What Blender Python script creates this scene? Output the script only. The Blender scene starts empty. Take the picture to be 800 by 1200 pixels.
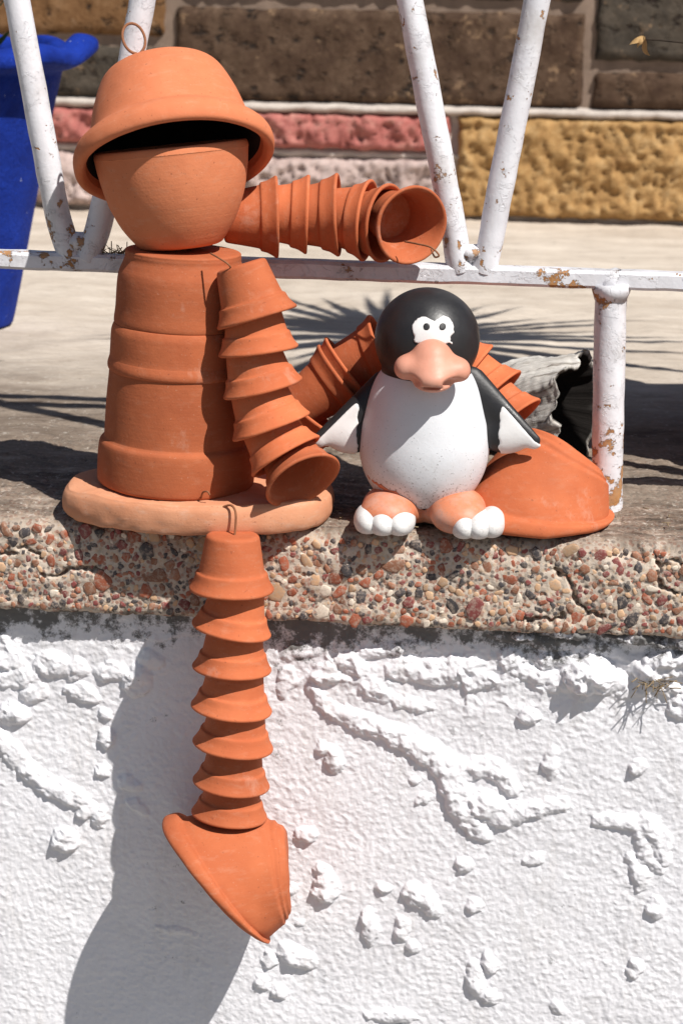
import bpy, math, random
import numpy as np
from mathutils import Vector, Matrix
random.seed(7); rng = np.random.default_rng(7)
sc = bpy.context.scene
COL = sc.collection
U = 0.0008                                   # one photo pixel at the ledge edge, in metres

# ------------------------------------------------------------------ camera, world, sun
F = 2400.0; D = 1.92
pitch, yaw, roll = math.radians(15.0), math.radians(5.0), math.radians(1.0)
fwd = Vector((-math.sin(yaw)*math.cos(pitch), math.cos(yaw)*math.cos(pitch), -math.sin(pitch)))
right = fwd.cross(Vector((0, 0, 1))).normalized(); up = right.cross(fwd)
r2 = right*math.cos(roll) + up*math.sin(roll); u2 = up*math.cos(roll) - right*math.sin(roll)
target = Vector((0, 0, 0.018)); cam_loc = target - fwd*D
cam = bpy.data.cameras.new('camera'); cob = bpy.data.objects.new('camera', cam); COL.objects.link(cob)
cob.matrix_world = Matrix.Translation(cam_loc) @ Matrix((r2, u2, -fwd)).transposed().to_4x4()
cam.sensor_fit = 'VERTICAL'; cam.sensor_height = 36; cam.lens = 36*F/1200
cam.clip_start = 0.05; cam.clip_end = 500
cam.dof.use_dof = True; cam.dof.focus_distance = D*1.005; cam.dof.aperture_fstop = 11
sc.camera = cob
SUNV = Vector((1.1, -1.0, 2.0)).normalized()
w = bpy.data.worlds.new("World"); sc.world = w; w.use_nodes = True
nt = w.node_tree; bg = nt.nodes['Background']
sky = nt.nodes.new('ShaderNodeTexSky'); sky.sky_type = 'NISHITA'; sky.sun_disc = False
sky.sun_elevation = math.asin(SUNV.z); sky.sun_rotation = math.atan2(SUNV.x, SUNV.y)
nt.links.new(sky.outputs[0], bg.inputs[0]); bg.inputs[1].default_value = 0.05
sl = bpy.data.lights.new('sun', 'SUN'); sl.energy = 5.0; sl.angle = math.radians(0.5); sl.color = (1, .965, .91)
so = bpy.data.objects.new('sun', sl); COL.objects.link(so); so.rotation_euler = SUNV.to_track_quat('Z', 'Y').to_euler()
sc.view_settings.view_transform = 'Standard'; sc.view_settings.look = 'None'
sc.view_settings.exposure = 0.22; sc.view_settings.gamma = 1

def ray(px, py):
    return (fwd*F + r2*(px-400) - u2*(py-600)).normalized()
def P(px, py, Y=0.0):                        # photo pixel -> point at world depth Y
    d = ray(px, py); return cam_loc + d*((Y-cam_loc.y)/d.y)
def G(px, py, z=0.0):
    d = ray(px, py); return cam_loc + d*((z-cam_loc.z)/d.z)

# ------------------------------------------------------------------ noise
_perm = rng.permutation(512).astype(np.int64); _perm = np.concatenate([_perm]*3)
_grad = rng.normal(size=(512, 3)); _grad /= np.linalg.norm(_grad, axis=1)[:, None]
def noise3(p):
    p = np.asarray(p, float); i = np.floor(p).astype(np.int64); f = p - i; i = i % 512
    w_ = f*f*f*(f*(f*6-15)+10); res = 0
    for dx in (0, 1):
        for dy in (0, 1):
            for dz in (0, 1):
                h = _perm[_perm[_perm[(i[..., 0]+dx) % 512]+i[..., 1]+dy]+i[..., 2]+dz] % 512
                g = _grad[h]
                dot = g[..., 0]*(f[..., 0]-dx) + g[..., 1]*(f[..., 1]-dy) + g[..., 2]*(f[..., 2]-dz)
                wx = w_[..., 0] if dx else 1-w_[..., 0]; wy = w_[..., 1] if dy else 1-w_[..., 1]; wz = w_[..., 2] if dz else 1-w_[..., 2]
                res = res + dot*wx*wy*wz
    return res*1.5
def fbm(p, sc_, oct_=4, gain=.5):
    p = np.asarray(p, float)*sc_; a = 1; r = 0
    for k in range(oct_):
        r = r + a*noise3(p*(2**k) + 17.3*k); a *= gain
    return r
def pts(*a):
    return np.stack(np.broadcast_arrays(*a), -1)

# ------------------------------------------------------------------ object helpers
def mesh_np(name, V, Fc, smooth=True):
    me = bpy.data.meshes.new(name)
    V = np.asarray(V, np.float32); Fc = np.asarray(Fc, np.int32)
    n = Fc.shape[1]
    me.vertices.add(len(V)); me.vertices.foreach_set('co', V.ravel())
    me.loops.add(Fc.size); me.loops.foreach_set('vertex_index', Fc.ravel())
    me.polygons.add(len(Fc)); me.polygons.foreach_set('loop_start', np.arange(len(Fc), dtype=np.int32)*n)
    me.update(calc_edges=True); me.validate()
    if smooth: me.polygons.foreach_set('use_smooth', np.ones(len(me.polygons), bool))
    return me
def link(name, me, mat=None, parent=None, loc=None):
    o = bpy.data.objects.new(name, me); COL.objects.link(o)
    if mat and me and not me.materials: me.materials.append(mat)
    if parent: o.parent = parent
    if loc is not None: o.location = loc
    return o
def thing(name, label, cat, loc=(0, 0, 0), group=None):
    o = bpy.data.objects.new(name, None); COL.objects.link(o); o.location = loc; o.empty_display_size = .02
    return tag(o, label, cat, group)
def tag(o, label=None, cat=None, group=None, kind=None):
    if label: o['label'] = label
    if cat: o['category'] = cat
    if group: o['group'] = group
    if kind: o['kind'] = kind
    return o
def grid_faces(nu, nv, wrap_u=False):
    a = np.arange(nu*nv).reshape(nu, nv)
    if wrap_u: a = np.concatenate([a, a[:1]], 0)
    return np.stack([a[:-1, :-1], a[1:, :-1], a[1:, 1:], a[:-1, 1:]], -1).reshape(-1, 4)
def lathe(profile, seg=72, wob=0.0, seed=0, sub=1, wf=1.5):
    """profile: [(r,z)] ; returns V,F around local Z"""
    pr = np.array(profile, float)
    if sub > 1:
        t = np.linspace(0, len(pr)-1, (len(pr)-1)*sub+1)
        pr = np.stack([np.interp(t, np.arange(len(pr)), pr[:, 0]), np.interp(t, np.arange(len(pr)), pr[:, 1])], -1)
    th = np.linspace(0, 2*np.pi, seg, endpoint=False)
    x = pr[None, :, 0]*np.cos(th)[:, None]; y = pr[None, :, 0]*np.sin(th)[:, None]; z = np.broadcast_to(pr[None, :, 1], x.shape)
    V = np.stack([x, y, z], -1)
    if wob:
        R = pr[:, 0].max()
        n = noise3(V/R*wf + seed*7.7)[..., None]; n2 = noise3(V/R*6 + seed*3.1)[..., None]
        V = V + V*np.array([1, 1, 0.3])*(n*wob + n2*wob*.25)
    return V.reshape(-1, 3), grid_faces(seg, len(pr), True)
def smooth_profile(pts_, n=4):
    """Catmull-Rom through points"""
    p = [Vector((a, b, 0)) for a, b in pts_]; out = []
    for i in range(len(p)-1):
        p0 = p[max(i-1, 0)]; p1 = p[i]; p2 = p[i+1]; p3 = p[min(i+2, len(p)-1)]
        for k in range(n):
            t = k/n
            v = 0.5*((2*p1) + (p2-p0)*t + (2*p0-5*p1+4*p2-p3)*t*t + (3*p1-p0-3*p2+p3)*t*t*t)
            out.append((max(v.x, 0), v.y))
    out.append(tuple(pts_[-1])); return out
def tube(path, rad, seg=16, caps=True, wob=0, seed=0, flat=None):
    path = [Vector(p) for p in path]; n = len(path)
    rad = rad if hasattr(rad, '__len__') else [rad]*n
    V = []; prev = None
    for i, p in enumerate(path):
        t = (path[min(i+1, n-1)] - path[max(i-1, 0)]).normalized()
        if prev is None:
            a = t.orthogonal().normalized()
        else:
            a = (prev - t*prev.dot(t)).normalized()
        prev = a; b = t.cross(a)
        for k in range(seg):
            th = 2*math.pi*k/seg
            V.append(p + (a*math.cos(th) + b*math.sin(th))*rad[i])
    V = np.array([tuple(v) for v in V])
    Fc = []
    for i in range(n-1):
        for k in range(seg):
            k2 = (k+1) % seg
            Fc.append((i*seg+k, i*seg+k2, (i+1)*seg+k2, (i+1)*seg+k))
    if caps:
        c0 = len(V); V = np.vstack([V, [tuple(path[0])], [tuple(path[-1])]])
        for k in range(seg):
            k2 = (k+1) % seg
            Fc.append((c0, k2, k, k)); Fc.append((c0+1, (n-1)*seg+k, (n-1)*seg+k2, (n-1)*seg+k2))
    return V, Fc
def mesh_py(name, V, Fc, smooth=True):
    me = bpy.data.meshes.new(name)
    Fc = [tuple(dict.fromkeys(int(i) for i in f)) for f in Fc]
    me.from_pydata([tuple(v) for v in V], [], Fc); me.validate(); me.update()
    if smooth: me.polygons.foreach_set('use_smooth', np.ones(len(me.polygons), bool))
    return me
def spline(p, n=8):
    p = [Vector(q) for q in p]; out = []
    for i in range(len(p)-1):
        p0 = p[max(i-1, 0)]; p1 = p[i]; p2 = p[i+1]; p3 = p[min(i+2, len(p)-1)]
        for k in range(n):
            t = k/n
            out.append(0.5*((2*p1) + (p2-p0)*t + (2*p0-5*p1+4*p2-p3)*t*t + (3*p1-p0-3*p2+p3)*t*t*t))
    out.append(p[-1]); return out
def surface_nets(f, lo, hi, h):
    """f: (N,3)->sdf. naive surface nets, quads out"""
    ax = [np.arange(lo[i], hi[i]+h, h) for i in range(3)]
    X = np.stack(np.meshgrid(*ax, indexing='ij'), -1); S = f(X)
    neg = S < 0; nx, ny, nz = S.shape
    cs = np.zeros((nx-1, ny-1, nz-1), np.int32)
    for a in (0, 1):
        for b in (0, 1):
            for c in (0, 1):
                cs += neg[a:nx-1+a, b:ny-1+b, c:nz-1+c]
    act = (cs > 0) & (cs < 8); idx = np.full(act.shape, -1, np.int64); ii = np.argwhere(act); idx[act] = np.arange(len(ii))
    acc = np.zeros((len(ii), 3)); cnt = np.zeros(len(ii))
    cor = [(a, b, c) for a in (0, 1) for b in (0, 1) for c in (0, 1)]
    for p in cor:
        for ax_ in range(3):
            if p[ax_]: continue
            q = list(p); q[ax_] = 1
            s0 = S[tuple((ii+p).T)]; s1 = S[tuple((ii+q).T)]
            m = (s0 < 0) != (s1 < 0); t = np.where(m, s0/(s0-s1+1e-12), 0)
            pos = np.array(p, float)[None, :] + np.eye(3)[ax_][None, :]*t[:, None]
            acc[m] += pos[m]; cnt[m] += 1
    V = (ii + acc/cnt[:, None])*h + np.array([ax[i][0] for i in range(3)])
    quads = []
    for ax_ in range(3):
        sl0 = [slice(None)]*3; sl1 = [slice(None)]*3
        sl0[ax_] = slice(0, -1); sl1[ax_] = slice(1, None)
        m = neg[tuple(sl0)] != neg[tuple(sl1)]
        e = np.argwhere(m); u, v = [(1, 2), (2, 0), (0, 1)][ax_]
        ok = (e[:, u] > 0) & (e[:, v] > 0) & (e[:, u] < S.shape[u]-1) & (e[:, v] < S.shape[v]-1); e = e[ok]
        def c(du, dv):
            q = e.copy(); q[:, u] += du; q[:, v] += dv; return idx[tuple(q.T)]
        qd = np.stack([c(-1, -1), c(0, -1), c(0, 0), c(-1, 0)], -1)
        fl = ~neg[tuple(e.T)]
        qd[fl] = qd[fl][:, ::-1]; quads.append(qd)
    return V, np.concatenate(quads)
def ell(p, c, r):
    q = (p - np.array(c))/np.array(r); k = np.linalg.norm(q, axis=-1)
    k2 = np.linalg.norm(q/np.array(r), axis=-1)
    return k*(k-1)/np.maximum(k2, 1e-9)
def smin(a, b, k):
    h = np.clip(.5+.5*(b-a)/k, 0, 1); return b*(1-h)+a*h-k*h*(1-h)
def smax(a, b, k): return -smin(-a, -b, k)
def cone_cap(p, a, b, ra, rb, sc_=(1, 1, 1)):
    s = np.array(sc_); p = p/s; a = np.array(a)/s; b = np.array(b)/s
    t = np.clip(((p-a)@(b-a))/((b-a)@(b-a)), 0, 1)
    return (np.linalg.norm(p-(a+t[..., None]*(b-a)), axis=-1) - (ra+(rb-ra)*t))*min(s)

# ------------------------------------------------------------------ materials
class M:
    def __init__(s, name, rough=.8, spec=.3):
        s.m = bpy.data.materials.new(name); s.m.use_nodes = True; s.t = s.m.node_tree; s.b = s.t.nodes['Principled BSDF']
        s.b.inputs['Roughness'].default_value = rough; s.b.inputs['Specular IOR Level'].default_value = spec
        tc = s.t.nodes.new('ShaderNodeTexCoord'); s.co = tc.outputs['Object']; s.h = None
        g = s.t.nodes.new('ShaderNodeNewGeometry'); s.wp = g.outputs['Position']
    def n(s, kind, **kw):
        nd = s.t.nodes.new(kind)
        for k, v in kw.items():
            if hasattr(nd, k): setattr(nd, k, v)
            else: nd.inputs[k].default_value = v
        return nd
    def L(s, a, b): s.t.links.new(a, b)
    def noise(s, scale, detail=5, rough=.6, co=None, stretch=None, dist=0):
        nd = s.n('ShaderNodeTexNoise'); nd.inputs['Scale'].default_value = scale; nd.inputs['Detail'].default_value = detail
        nd.inputs['Roughness'].default_value = rough; nd.inputs['Distortion'].default_value = dist
        co = co or s.co
        if stretch:
            mp = s.n('ShaderNodeMapping'); mp.inputs['Scale'].default_value = stretch; s.L(co, mp.inputs[0]); co = mp.outputs[0]
        s.L(co, nd.inputs['Vector']); return nd.outputs['Fac']
    def vor(s, scale, feature='F1', co=None, rand=1):
        nd = s.n('ShaderNodeTexVoronoi'); nd.feature = feature; nd.inputs['Scale'].default_value = scale; nd.inputs['Randomness'].default_value = rand
        s.L(co or s.co, nd.inputs['Vector']); return nd
    def ramp(s, fac, stops, interp='LINEAR'):
        nd = s.n('ShaderNodeValToRGB'); cr = nd.color_ramp; cr.interpolation = interp
        while len(cr.elements) < len(stops): cr.elements.new(.5)
        for e, (p, c) in zip(cr.elements, stops):
            e.position = p; e.color = (c, c, c, 1) if not hasattr(c, '__len__') else (*c, 1)
        s.L(fac, nd.inputs[0]); return nd.outputs[0]
    def mix(s, fac, a, b, mode='MIX'):
        nd = s.n('ShaderNodeMix'); nd.data_type = 'RGBA'; nd.blend_type = mode
        for v, i in ((fac, 0), (a, 6), (b, 7)):
            if hasattr(v, 'is_linked') or isinstance(v, bpy.types.NodeSocket): s.L(v, nd.inputs[i])
            elif i == 0: nd.inputs[0].default_value = v
            else: nd.inputs[i].default_value = (*v, 1)
        return nd.outputs[2]
    def math(s, op, a, b=0.0, clamp=False):
        nd = s.n('ShaderNodeMath'); nd.operation = op; nd.use_clamp = clamp
        for v, i in ((a, 0), (b, 1)):
            if isinstance(v, bpy.types.NodeSocket): s.L(v, nd.inputs[i])
            else: nd.inputs[i].default_value = v
        return nd.outputs[0]
    def sep(s, co):
        nd = s.n('ShaderNodeSeparateXYZ'); s.L(co, nd.inputs[0]); return nd.outputs
    def col(s, c):
        if isinstance(c, bpy.types.NodeSocket): s.L(c, s.b.inputs['Base Color'])
        else: s.b.inputs['Base Color'].default_value = (*c, 1)
    def rough(s, c): s.L(c, s.b.inputs['Roughness'])
    def bump(s, h, dist=.001, strength=1):
        nd = s.n('ShaderNodeBump'); nd.inputs['Distance'].default_value = dist; nd.inputs['Strength'].default_value = strength
        s.L(h, nd.inputs['Height'])
        if s.h: s.L(s.h, nd.inputs['Normal'])
        s.h = nd.outputs[0]; s.L(s.h, s.b.inputs['Normal'])

def terracotta(name, c1, c2, dusty=.25, chalk=(.62, .40, .28)):
    m = M(name, .82, .22)
    oi = m.n('ShaderNodeObjectInfo')
    ad = m.n('ShaderNodeVectorMath'); ad.operation = 'ADD'; m.L(m.co, ad.inputs[0])
    mu = m.n('ShaderNodeVectorMath'); mu.operation = 'SCALE'; mu.inputs['Scale'].default_value = 5.0
    cb = m.n('ShaderNodeCombineXYZ'); m.L(oi.outputs['Random'], cb.inputs[0]); m.L(oi.outputs['Random'], cb.inputs[2]); m.L(cb.outputs[0], mu.inputs[0]); m.L(mu.outputs[0], ad.inputs[1])
    co = ad.outputs[0]
    a = m.noise(22, 4, .6, co); c = m.mix(m.ramp(a, [(.3, 0), (.7, 1)]), c1, c2)
    v = m.math('MULTIPLY', m.math('SUBTRACT', oi.outputs['Random'], .5), .34)
    hs = m.n('ShaderNodeHueSaturation'); m.L(m.math('ADD', v, 1.0), hs.inputs['Value']); m.L(c, hs.inputs['Color']); c = hs.outputs[0]
    d = m.noise(60, 6, .7, co, (1, 1, 3)); c = m.mix(m.math('MULTIPLY', m.ramp(d, [(.52, 0), (.72, 1)]), dusty), c, chalk)
    sp = m.noise(420, 2, .6, co); c = m.mix(m.math('MULTIPLY', m.ramp(sp, [(.68, 0), (.76, 1)]), .22), c, (.70, .48, .36))
    dk = m.noise(330, 2, .5, co); c = m.mix(m.math('MULTIPLY', m.ramp(dk, [(.68, 0), (.76, 1)]), .5), c, (.16, .05, .03))
    st = m.noise(9, 5, .65, co); c = m.mix(m.math('MULTIPLY', m.ramp(st, [(.55, 0), (.8, 1)]), .35), c, (.34, .10, .05))
    m.col(c)
    bl = m.noise(16, 7, .72, co, (1, 1, .6)); c = m.mix(m.math('MULTIPLY', m.ramp(bl, [(.60, 0), (.66, .8), (.78, 1)]), .20), c, (.66, .46, .36))
    m.col(c)
    lines = m.noise(14, 3, .5, co, (.3, .3, 26)); m.bump(lines, .0005, .28)
    m.bump(m.noise(500, 4, .7, co), .0004, .5); m.bump(m.noise(60, 3, .6, co), .0012, .45)
    return m.m
TC = terracotta('terracotta', (.47, .118, .046), (.56, .155, .062), .15)
TCB = terracotta('terracotta_body', (.41, .108, .044), (.50, .14, .056), .10)
TCP = terracotta('terracotta_pale', (.58, .25, .135), (.64, .31, .18), .4, (.62, .44, .34))

def mat_wire():
    m = M('rusty_wire', .75); m.col(m.mix(m.noise(200, 3), (.16, .06, .03), (.36, .15, .07))); return m.m
WIRE = mat_wire()

def mat_fence():
    m = M('peeling_white_paint', .38, .5)
    z = m.sep(m.wp)
    base = m.mix(m.ramp(m.noise(30, 5), [(.3, 0), (.7, 1)]), (.80, .79, .82), (.66, .65, .68))
    rn = m.noise(55, 7, .7); sp = m.noise(160, 5, .75)
    # rust close to the welds at the foot of the bars and at the foot of the posts
    low = m.ramp(z[2], [(.0, .8), (.06, .6), (.09, 0)])
    cb = m.n('ShaderNodeTexNoise'); cb.inputs['Scale'].default_value = 7; m.L(m.co, cb.inputs['Vector'])
    patch = m.ramp(cb.outputs['Fac'], [(.56, 0), (.68, 1)])
    amt = m.math('ADD', m.math('MULTIPLY', low, .19), m.math('MULTIPLY', patch, .07))
    for px_, py_, r_, k_ in ((12, 304, .03, .10), (60, 300, .02, .05), (640, 322, .02, .12), (678, 328, .022, .15), (704, 346, .016, .08), (711, 512, .012, .08), (711, 565, .02, .04), (553, 300, .02, .08), (93, 290, .022, .09)):
        dn = m.n('ShaderNodeVectorMath'); dn.operation = 'DISTANCE'; m.L(m.wp, dn.inputs[0]); dn.inputs[1].default_value = P(px_, py_, .112)
        amt = m.math('ADD', amt, m.math('MULTIPLY', m.ramp(dn.outputs['Value'], [(r_*.2, 1), (r_*1.3, 0)]), k_))
    rust = m.ramp(m.math('ADD', m.math('ADD', m.math('MULTIPLY', m.math('SUBTRACT', rn, .5), 1.35), .5), amt), [(.66, 0), (.69, 1)])
    rc = m.mix(sp, (.28, .10, .03), (.55, .30, .12))
    c = m.mix(rust, base, rc)
    c = m.mix(m.math('MULTIPLY', m.ramp(m.noise(14, 6, .7), [(.50, 0), (.72, 1)]), .5), c, (.36, .32, .28))
    c = m.mix(m.math('MULTIPLY', m.ramp(sp, [(.66, 0), (.7, 1)]), .8), c, (.30, .22, .16))
    m.col(c); m.rough(m.ramp(rust, [(0, .36), (1, .85)]))
    m.bump(m.math('SUBTRACT', 1.0, rust), .0012, .9); m.bump(m.noise(120, 5, .7), .0008, .7)
    fk = m.ramp(m.noise(38, 6, .75, dist=1.2), [(.56, 0), (.575, 1)]); m.bump(fk, .0012, .6)
    return m.m
FENCE = mat_fence()

def mat_wall():
    m = M('white_rough_plaster', .75, .25)
    s = m.sep(m.wp)
    c = m.mix(m.ramp(m.noise(12, 6), [(.3, 0), (.7, 1)]), (.86, .85, .88), (.79, .78, .81))
    c = m.mix(m.math('MULTIPLY', m.ramp(m.noise(40, 6, .7), [(.55, 0), (.75, 1)]), .25), c, (.60, .56, .54))
    n = m.noise(60, 8, .75); n2 = m.noise(9, 4, .6)
    # mould under the coping: an irregular band with specks
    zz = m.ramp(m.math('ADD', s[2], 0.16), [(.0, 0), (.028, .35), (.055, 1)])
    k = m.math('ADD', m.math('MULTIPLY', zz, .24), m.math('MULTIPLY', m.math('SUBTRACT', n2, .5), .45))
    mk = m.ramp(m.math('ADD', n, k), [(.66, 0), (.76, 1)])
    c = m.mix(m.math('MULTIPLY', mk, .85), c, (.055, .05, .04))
    spk = m.ramp(m.noise(300, 3, .6), [(.70, 0), (.74, 1)]); gate = m.ramp(m.noise(6, 3), [(.55, 0), (.7, 1)])
    c = m.mix(m.math('MULTIPLY', m.math('MULTIPLY', spk, gate), .7), c, (.12, .10, .08))
    dr = m.noise(22, 5, .6, stretch=(2.4, 1, .35)); c = m.mix(m.math('MULTIPLY', m.ramp(dr, [(.56, 0), (.74, 1)]), .22), c, (.50, .44, .38))
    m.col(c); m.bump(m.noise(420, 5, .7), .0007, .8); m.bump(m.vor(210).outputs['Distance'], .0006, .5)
    return m.m
WALL = mat_wall()

def mat_ledge():
    m = M('weathered_concrete', .9, .15)
    s = m.sep(m.wp)
    top = m.ramp(m.math('ADD', m.math('MULTIPLY', s[2], 60.0), .75, True), [(0, 0), (.9, 1)])   # 1 on the top, 0 on the face
    face = m.mix(m.ramp(m.noise(90, 6, .7), [(.3, 0), (.7, 1)]), (.62, .53, .45), (.46, .38, .30))
    v = m.vor(260); vc = m.sep(v.outputs['Color'])
    grit = m.ramp(vc[0], [(0, (.10, .08, .075)), (.18, (.30, .12, .08)), (.36, (.55, .40, .28)), (.6, (.62, .5, .4)), (.8, (.40, .20, .14))], 'CONSTANT')
    face = m.mix(m.math('MULTIPLY', m.ramp(v.outputs['Distance'], [(.42, 1), (.60, 0)]), .70), face, grit)
    tn = m.noise(28, 8, .72, stretch=(.5, 1.6, 1)); t2 = m.noise(120, 6, .75)
    tp = m.ramp(tn, [(.36, (.025, .019, .015)), (.46, (.085, .060, .045)), (.56, (.20, .145, .11)), (.66, (.46, .39, .33))])
    tp = m.mix(m.ramp(t2, [(.56, 0), (.66, 1)]), tp, (.50, .46, .41))
    tp = m.mix(m.ramp(m.noise(75, 6, .7), [(.58, 0), (.68, 1)]), tp, (.06, .05, .045))
    c = m.mix(top, face, tp)
    # the floor behind is cleaner and lighter
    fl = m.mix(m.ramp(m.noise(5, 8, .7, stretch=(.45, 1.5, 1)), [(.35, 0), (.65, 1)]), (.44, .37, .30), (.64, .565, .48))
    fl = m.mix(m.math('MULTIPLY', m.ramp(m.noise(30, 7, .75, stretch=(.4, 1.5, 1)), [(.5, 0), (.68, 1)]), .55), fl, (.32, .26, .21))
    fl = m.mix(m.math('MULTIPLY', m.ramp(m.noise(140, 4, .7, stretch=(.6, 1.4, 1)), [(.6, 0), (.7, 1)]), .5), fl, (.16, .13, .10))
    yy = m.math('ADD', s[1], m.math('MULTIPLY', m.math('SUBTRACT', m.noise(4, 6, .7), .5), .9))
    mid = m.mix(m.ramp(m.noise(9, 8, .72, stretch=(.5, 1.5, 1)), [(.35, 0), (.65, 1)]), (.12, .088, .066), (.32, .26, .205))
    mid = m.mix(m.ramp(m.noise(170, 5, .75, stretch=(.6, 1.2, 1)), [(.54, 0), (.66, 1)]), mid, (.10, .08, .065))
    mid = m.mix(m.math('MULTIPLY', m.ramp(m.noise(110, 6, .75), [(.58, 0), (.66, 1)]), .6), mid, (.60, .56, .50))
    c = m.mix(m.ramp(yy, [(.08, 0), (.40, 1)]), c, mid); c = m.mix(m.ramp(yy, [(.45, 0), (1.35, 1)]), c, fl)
    # mould along the lower edge of the face
    lo = m.ramp(m.math('ADD', s[2], .1), [(0, 1), (.022, 0)])
    c = m.mix(m.math('MULTIPLY', m.ramp(m.math('ADD', m.noise(40, 6, .7), m.math('MULTIPLY', lo, .22)), [(.64, 0), (.74, 1)]), .85), c, (.04, .035, .03))
    m.col(c); m.bump(m.noise(260, 6, .75), .0012, .8); m.bump(m.noise(60, 5, .7), .002, .5)
    return m.m
LEDGE = mat_ledge()

def mat_pebble(name, a, b):
    m = M(name, .6, .35); oi = m.n('ShaderNodeObjectInfo')
    c = m.mix(m.noise(120, 4, .7, m.wp), a, b); hs = m.n('ShaderNodeHueSaturation')
    m.L(m.math('ADD', m.math('MULTIPLY', oi.outputs['Random'], .5), .75), hs.inputs['Value']); m.L(c, hs.inputs['Color'])
    c = m.mix(m.math('MULTIPLY', m.ramp(m.noise(260, 5, .75, m.wp), [(.48, 0), (.62, 1)]), .6), hs.outputs[0], (.44, .35, .28))
    m.col(c); m.bump(m.noise(500, 4, .7, m.wp), .0006, .6); return m.m
PEB = [mat_pebble('pebble_red', (.26, .06, .03), (.38, .13, .07)), mat_pebble('pebble_tan', (.46, .26, .14), (.56, .38, .24)),
       mat_pebble('pebble_dark', (.035, .03, .035), (.09, .08, .08)), mat_pebble('pebble_maroon', (.16, .035, .035), (.24, .07, .06)),
       mat_pebble('pebble_cream', (.60, .50, .40), (.70, .62, .52)), mat_pebble('pebble_brown', (.22, .09, .05), (.36, .17, .10))]

# ------------------------------------------------------------------ SETTING
def simple_mat(name, c1, c2, scale=8, rough=.9, bd=.004):
    m = M(name, rough, .2); m.col(m.mix(m.ramp(m.noise(scale, 7, .7), [(.3, 0), (.7, 1)]), c1, c2)); m.bump(m.noise(scale*8, 5, .7), bd, .6); return m.m
g = mesh_py('ground', [(-150, -150, -.95), (150, -150, -.95), (150, 150, -.95), (-150, 150, -.95)], [(0, 1, 2, 3)])
tag(link('ground', g, simple_mat('street_ground', (.16, .15, .14), (.28, .26, .23), 3)), kind='structure')

WY = 0.020         # front plane of the plaster wall
# --- terrace floor (behind the coping slab)
def spaced(a, b, fine, lo, hi, grow=1.35):
    mid = list(np.arange(a, b+fine/2, fine)); l = []; x = a; s_ = fine
    while x > lo: s_ *= grow; x -= s_; l.append(max(x, lo))
    r = []; x = b; s_ = fine
    while x < hi: s_ *= grow; x += s_; r.append(min(x, hi))
    return np.array(l[::-1] + mid + r)
SLAB_BACK = .34
xs = spaced(-.75, .75, .006, -6, 6); ys = spaced(SLAB_BACK-.002, 1.4, .005, SLAB_BACK-.002, 3.2, 1.1)
X, Y = np.meshgrid(xs, ys, indexing='ij'); Z = -.003 + fbm(pts(X, Y, X*0), 6, 4)*.004 + fbm(pts(X*.6, Y*2, X*0), 45, 3)*.0012
tag(link('terrace_floor', mesh_np('terrace_floor', np.stack([X, Y, Z], -1).reshape(-1, 3), grid_faces(len(xs), len(ys))), LEDGE), kind='structure')

# --- coping ledge: a section swept along x, displaced
ledge = thing('stone_ledge', 'weathered pebble concrete ledge with crumbling front edge on top of the white wall', 'ledge')
FH = .094
sec = []    # (y,z,ny,nz)
for y in np.linspace(SLAB_BACK, .016, 95): sec.append((y, 0, 0, 1))
for a in np.linspace(0, math.pi/2, 9)[1:-1]: sec.append((.016-.016*math.sin(a), -.016+.016*math.cos(a), -math.sin(a), math.cos(a)))
for z in np.linspace(-.016, -FH+.008, 52): sec.append((0, z, -1, 0))
for a in np.linspace(0, math.pi/2, 6)[1:]: sec.append((.008-.008*math.cos(a), -FH+.008-.008*math.sin(a), -math.cos(a), -math.sin(a)))
for y in np.linspace(.01, .06, 14)[1:]: sec.append((y, -FH, 0, -1))
sec = np.array(sec); xs = spaced(-.40, .42, .0013, -2.2, 2.2)
Xg = xs[:, None]; Yg = sec[None, :, 0]+Xg*0; Zg = sec[None, :, 1]+Xg*0; Xg = Xg+Yg*0
pp = np.stack([Xg, Yg, Zg], -1)
d = fbm(pp, 9, 3)*.003 + fbm(pp, 45, 4)*.0019 + fbm(pp, 260, 2)*.0004
edge = np.exp(-((Yg+Zg*0)**2+Zg**2)/.018**2)
d = d - edge*np.clip(fbm(pp, 22, 4)+.12, 0, 1)*.013
pit = np.clip(fbm(pp*np.array([1, 1, 1]), 120, 3)-.25, 0, 1); d = d - pit*.004
def crack_depth(pp, line, width, depth):
    """line: points in 3D; carve a narrow crack"""
    best = np.full(pp.shape[:-1], 1e9)
    q = pp + np.stack([noise3(pp*140), noise3(pp*140+9), noise3(pp*140+31)], -1)*.004
    for a, b in zip(line[:-1], line[1:]):
        a = np.array(a); b = np.array(b); t = np.clip(((q-a)@(b-a))/((b-a)@(b-a)), 0, 1)
        best = np.minimum(best, np.linalg.norm(q-(a+t[..., None]*(b-a)), axis=-1))
    return depth*np.clip(1-best/width, 0, 1)
def Pf(px, py, Y=0): v = P(px, py, Y); return (v.x, v.y, v.z)
CR = ([Pf(650, 668), Pf(668, 682), Pf(676, 708), Pf(690, 719), Pf(708, 724)], [Pf(770, 655), Pf(774, 690), Pf(800, 697), Pf(830, 700)], [Pf(774, 664), Pf(790, 658), Pf(810, 662)],
           [Pf(-10, 650), Pf(16, 649), Pf(28, 641), Pf(47, 652)], [Pf(48, 673), Pf(70, 676), Pf(82, 665), Pf(118, 668)], [Pf(612, 728), Pf(635, 722), Pf(648, 730), Pf(660, 720)])
for ln in CR: d = d - crack_depth(pp, ln, .0026, .013)
Yg = Yg + d*sec[None, :, 2]; Zg = Zg + d*sec[None, :, 3]
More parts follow.
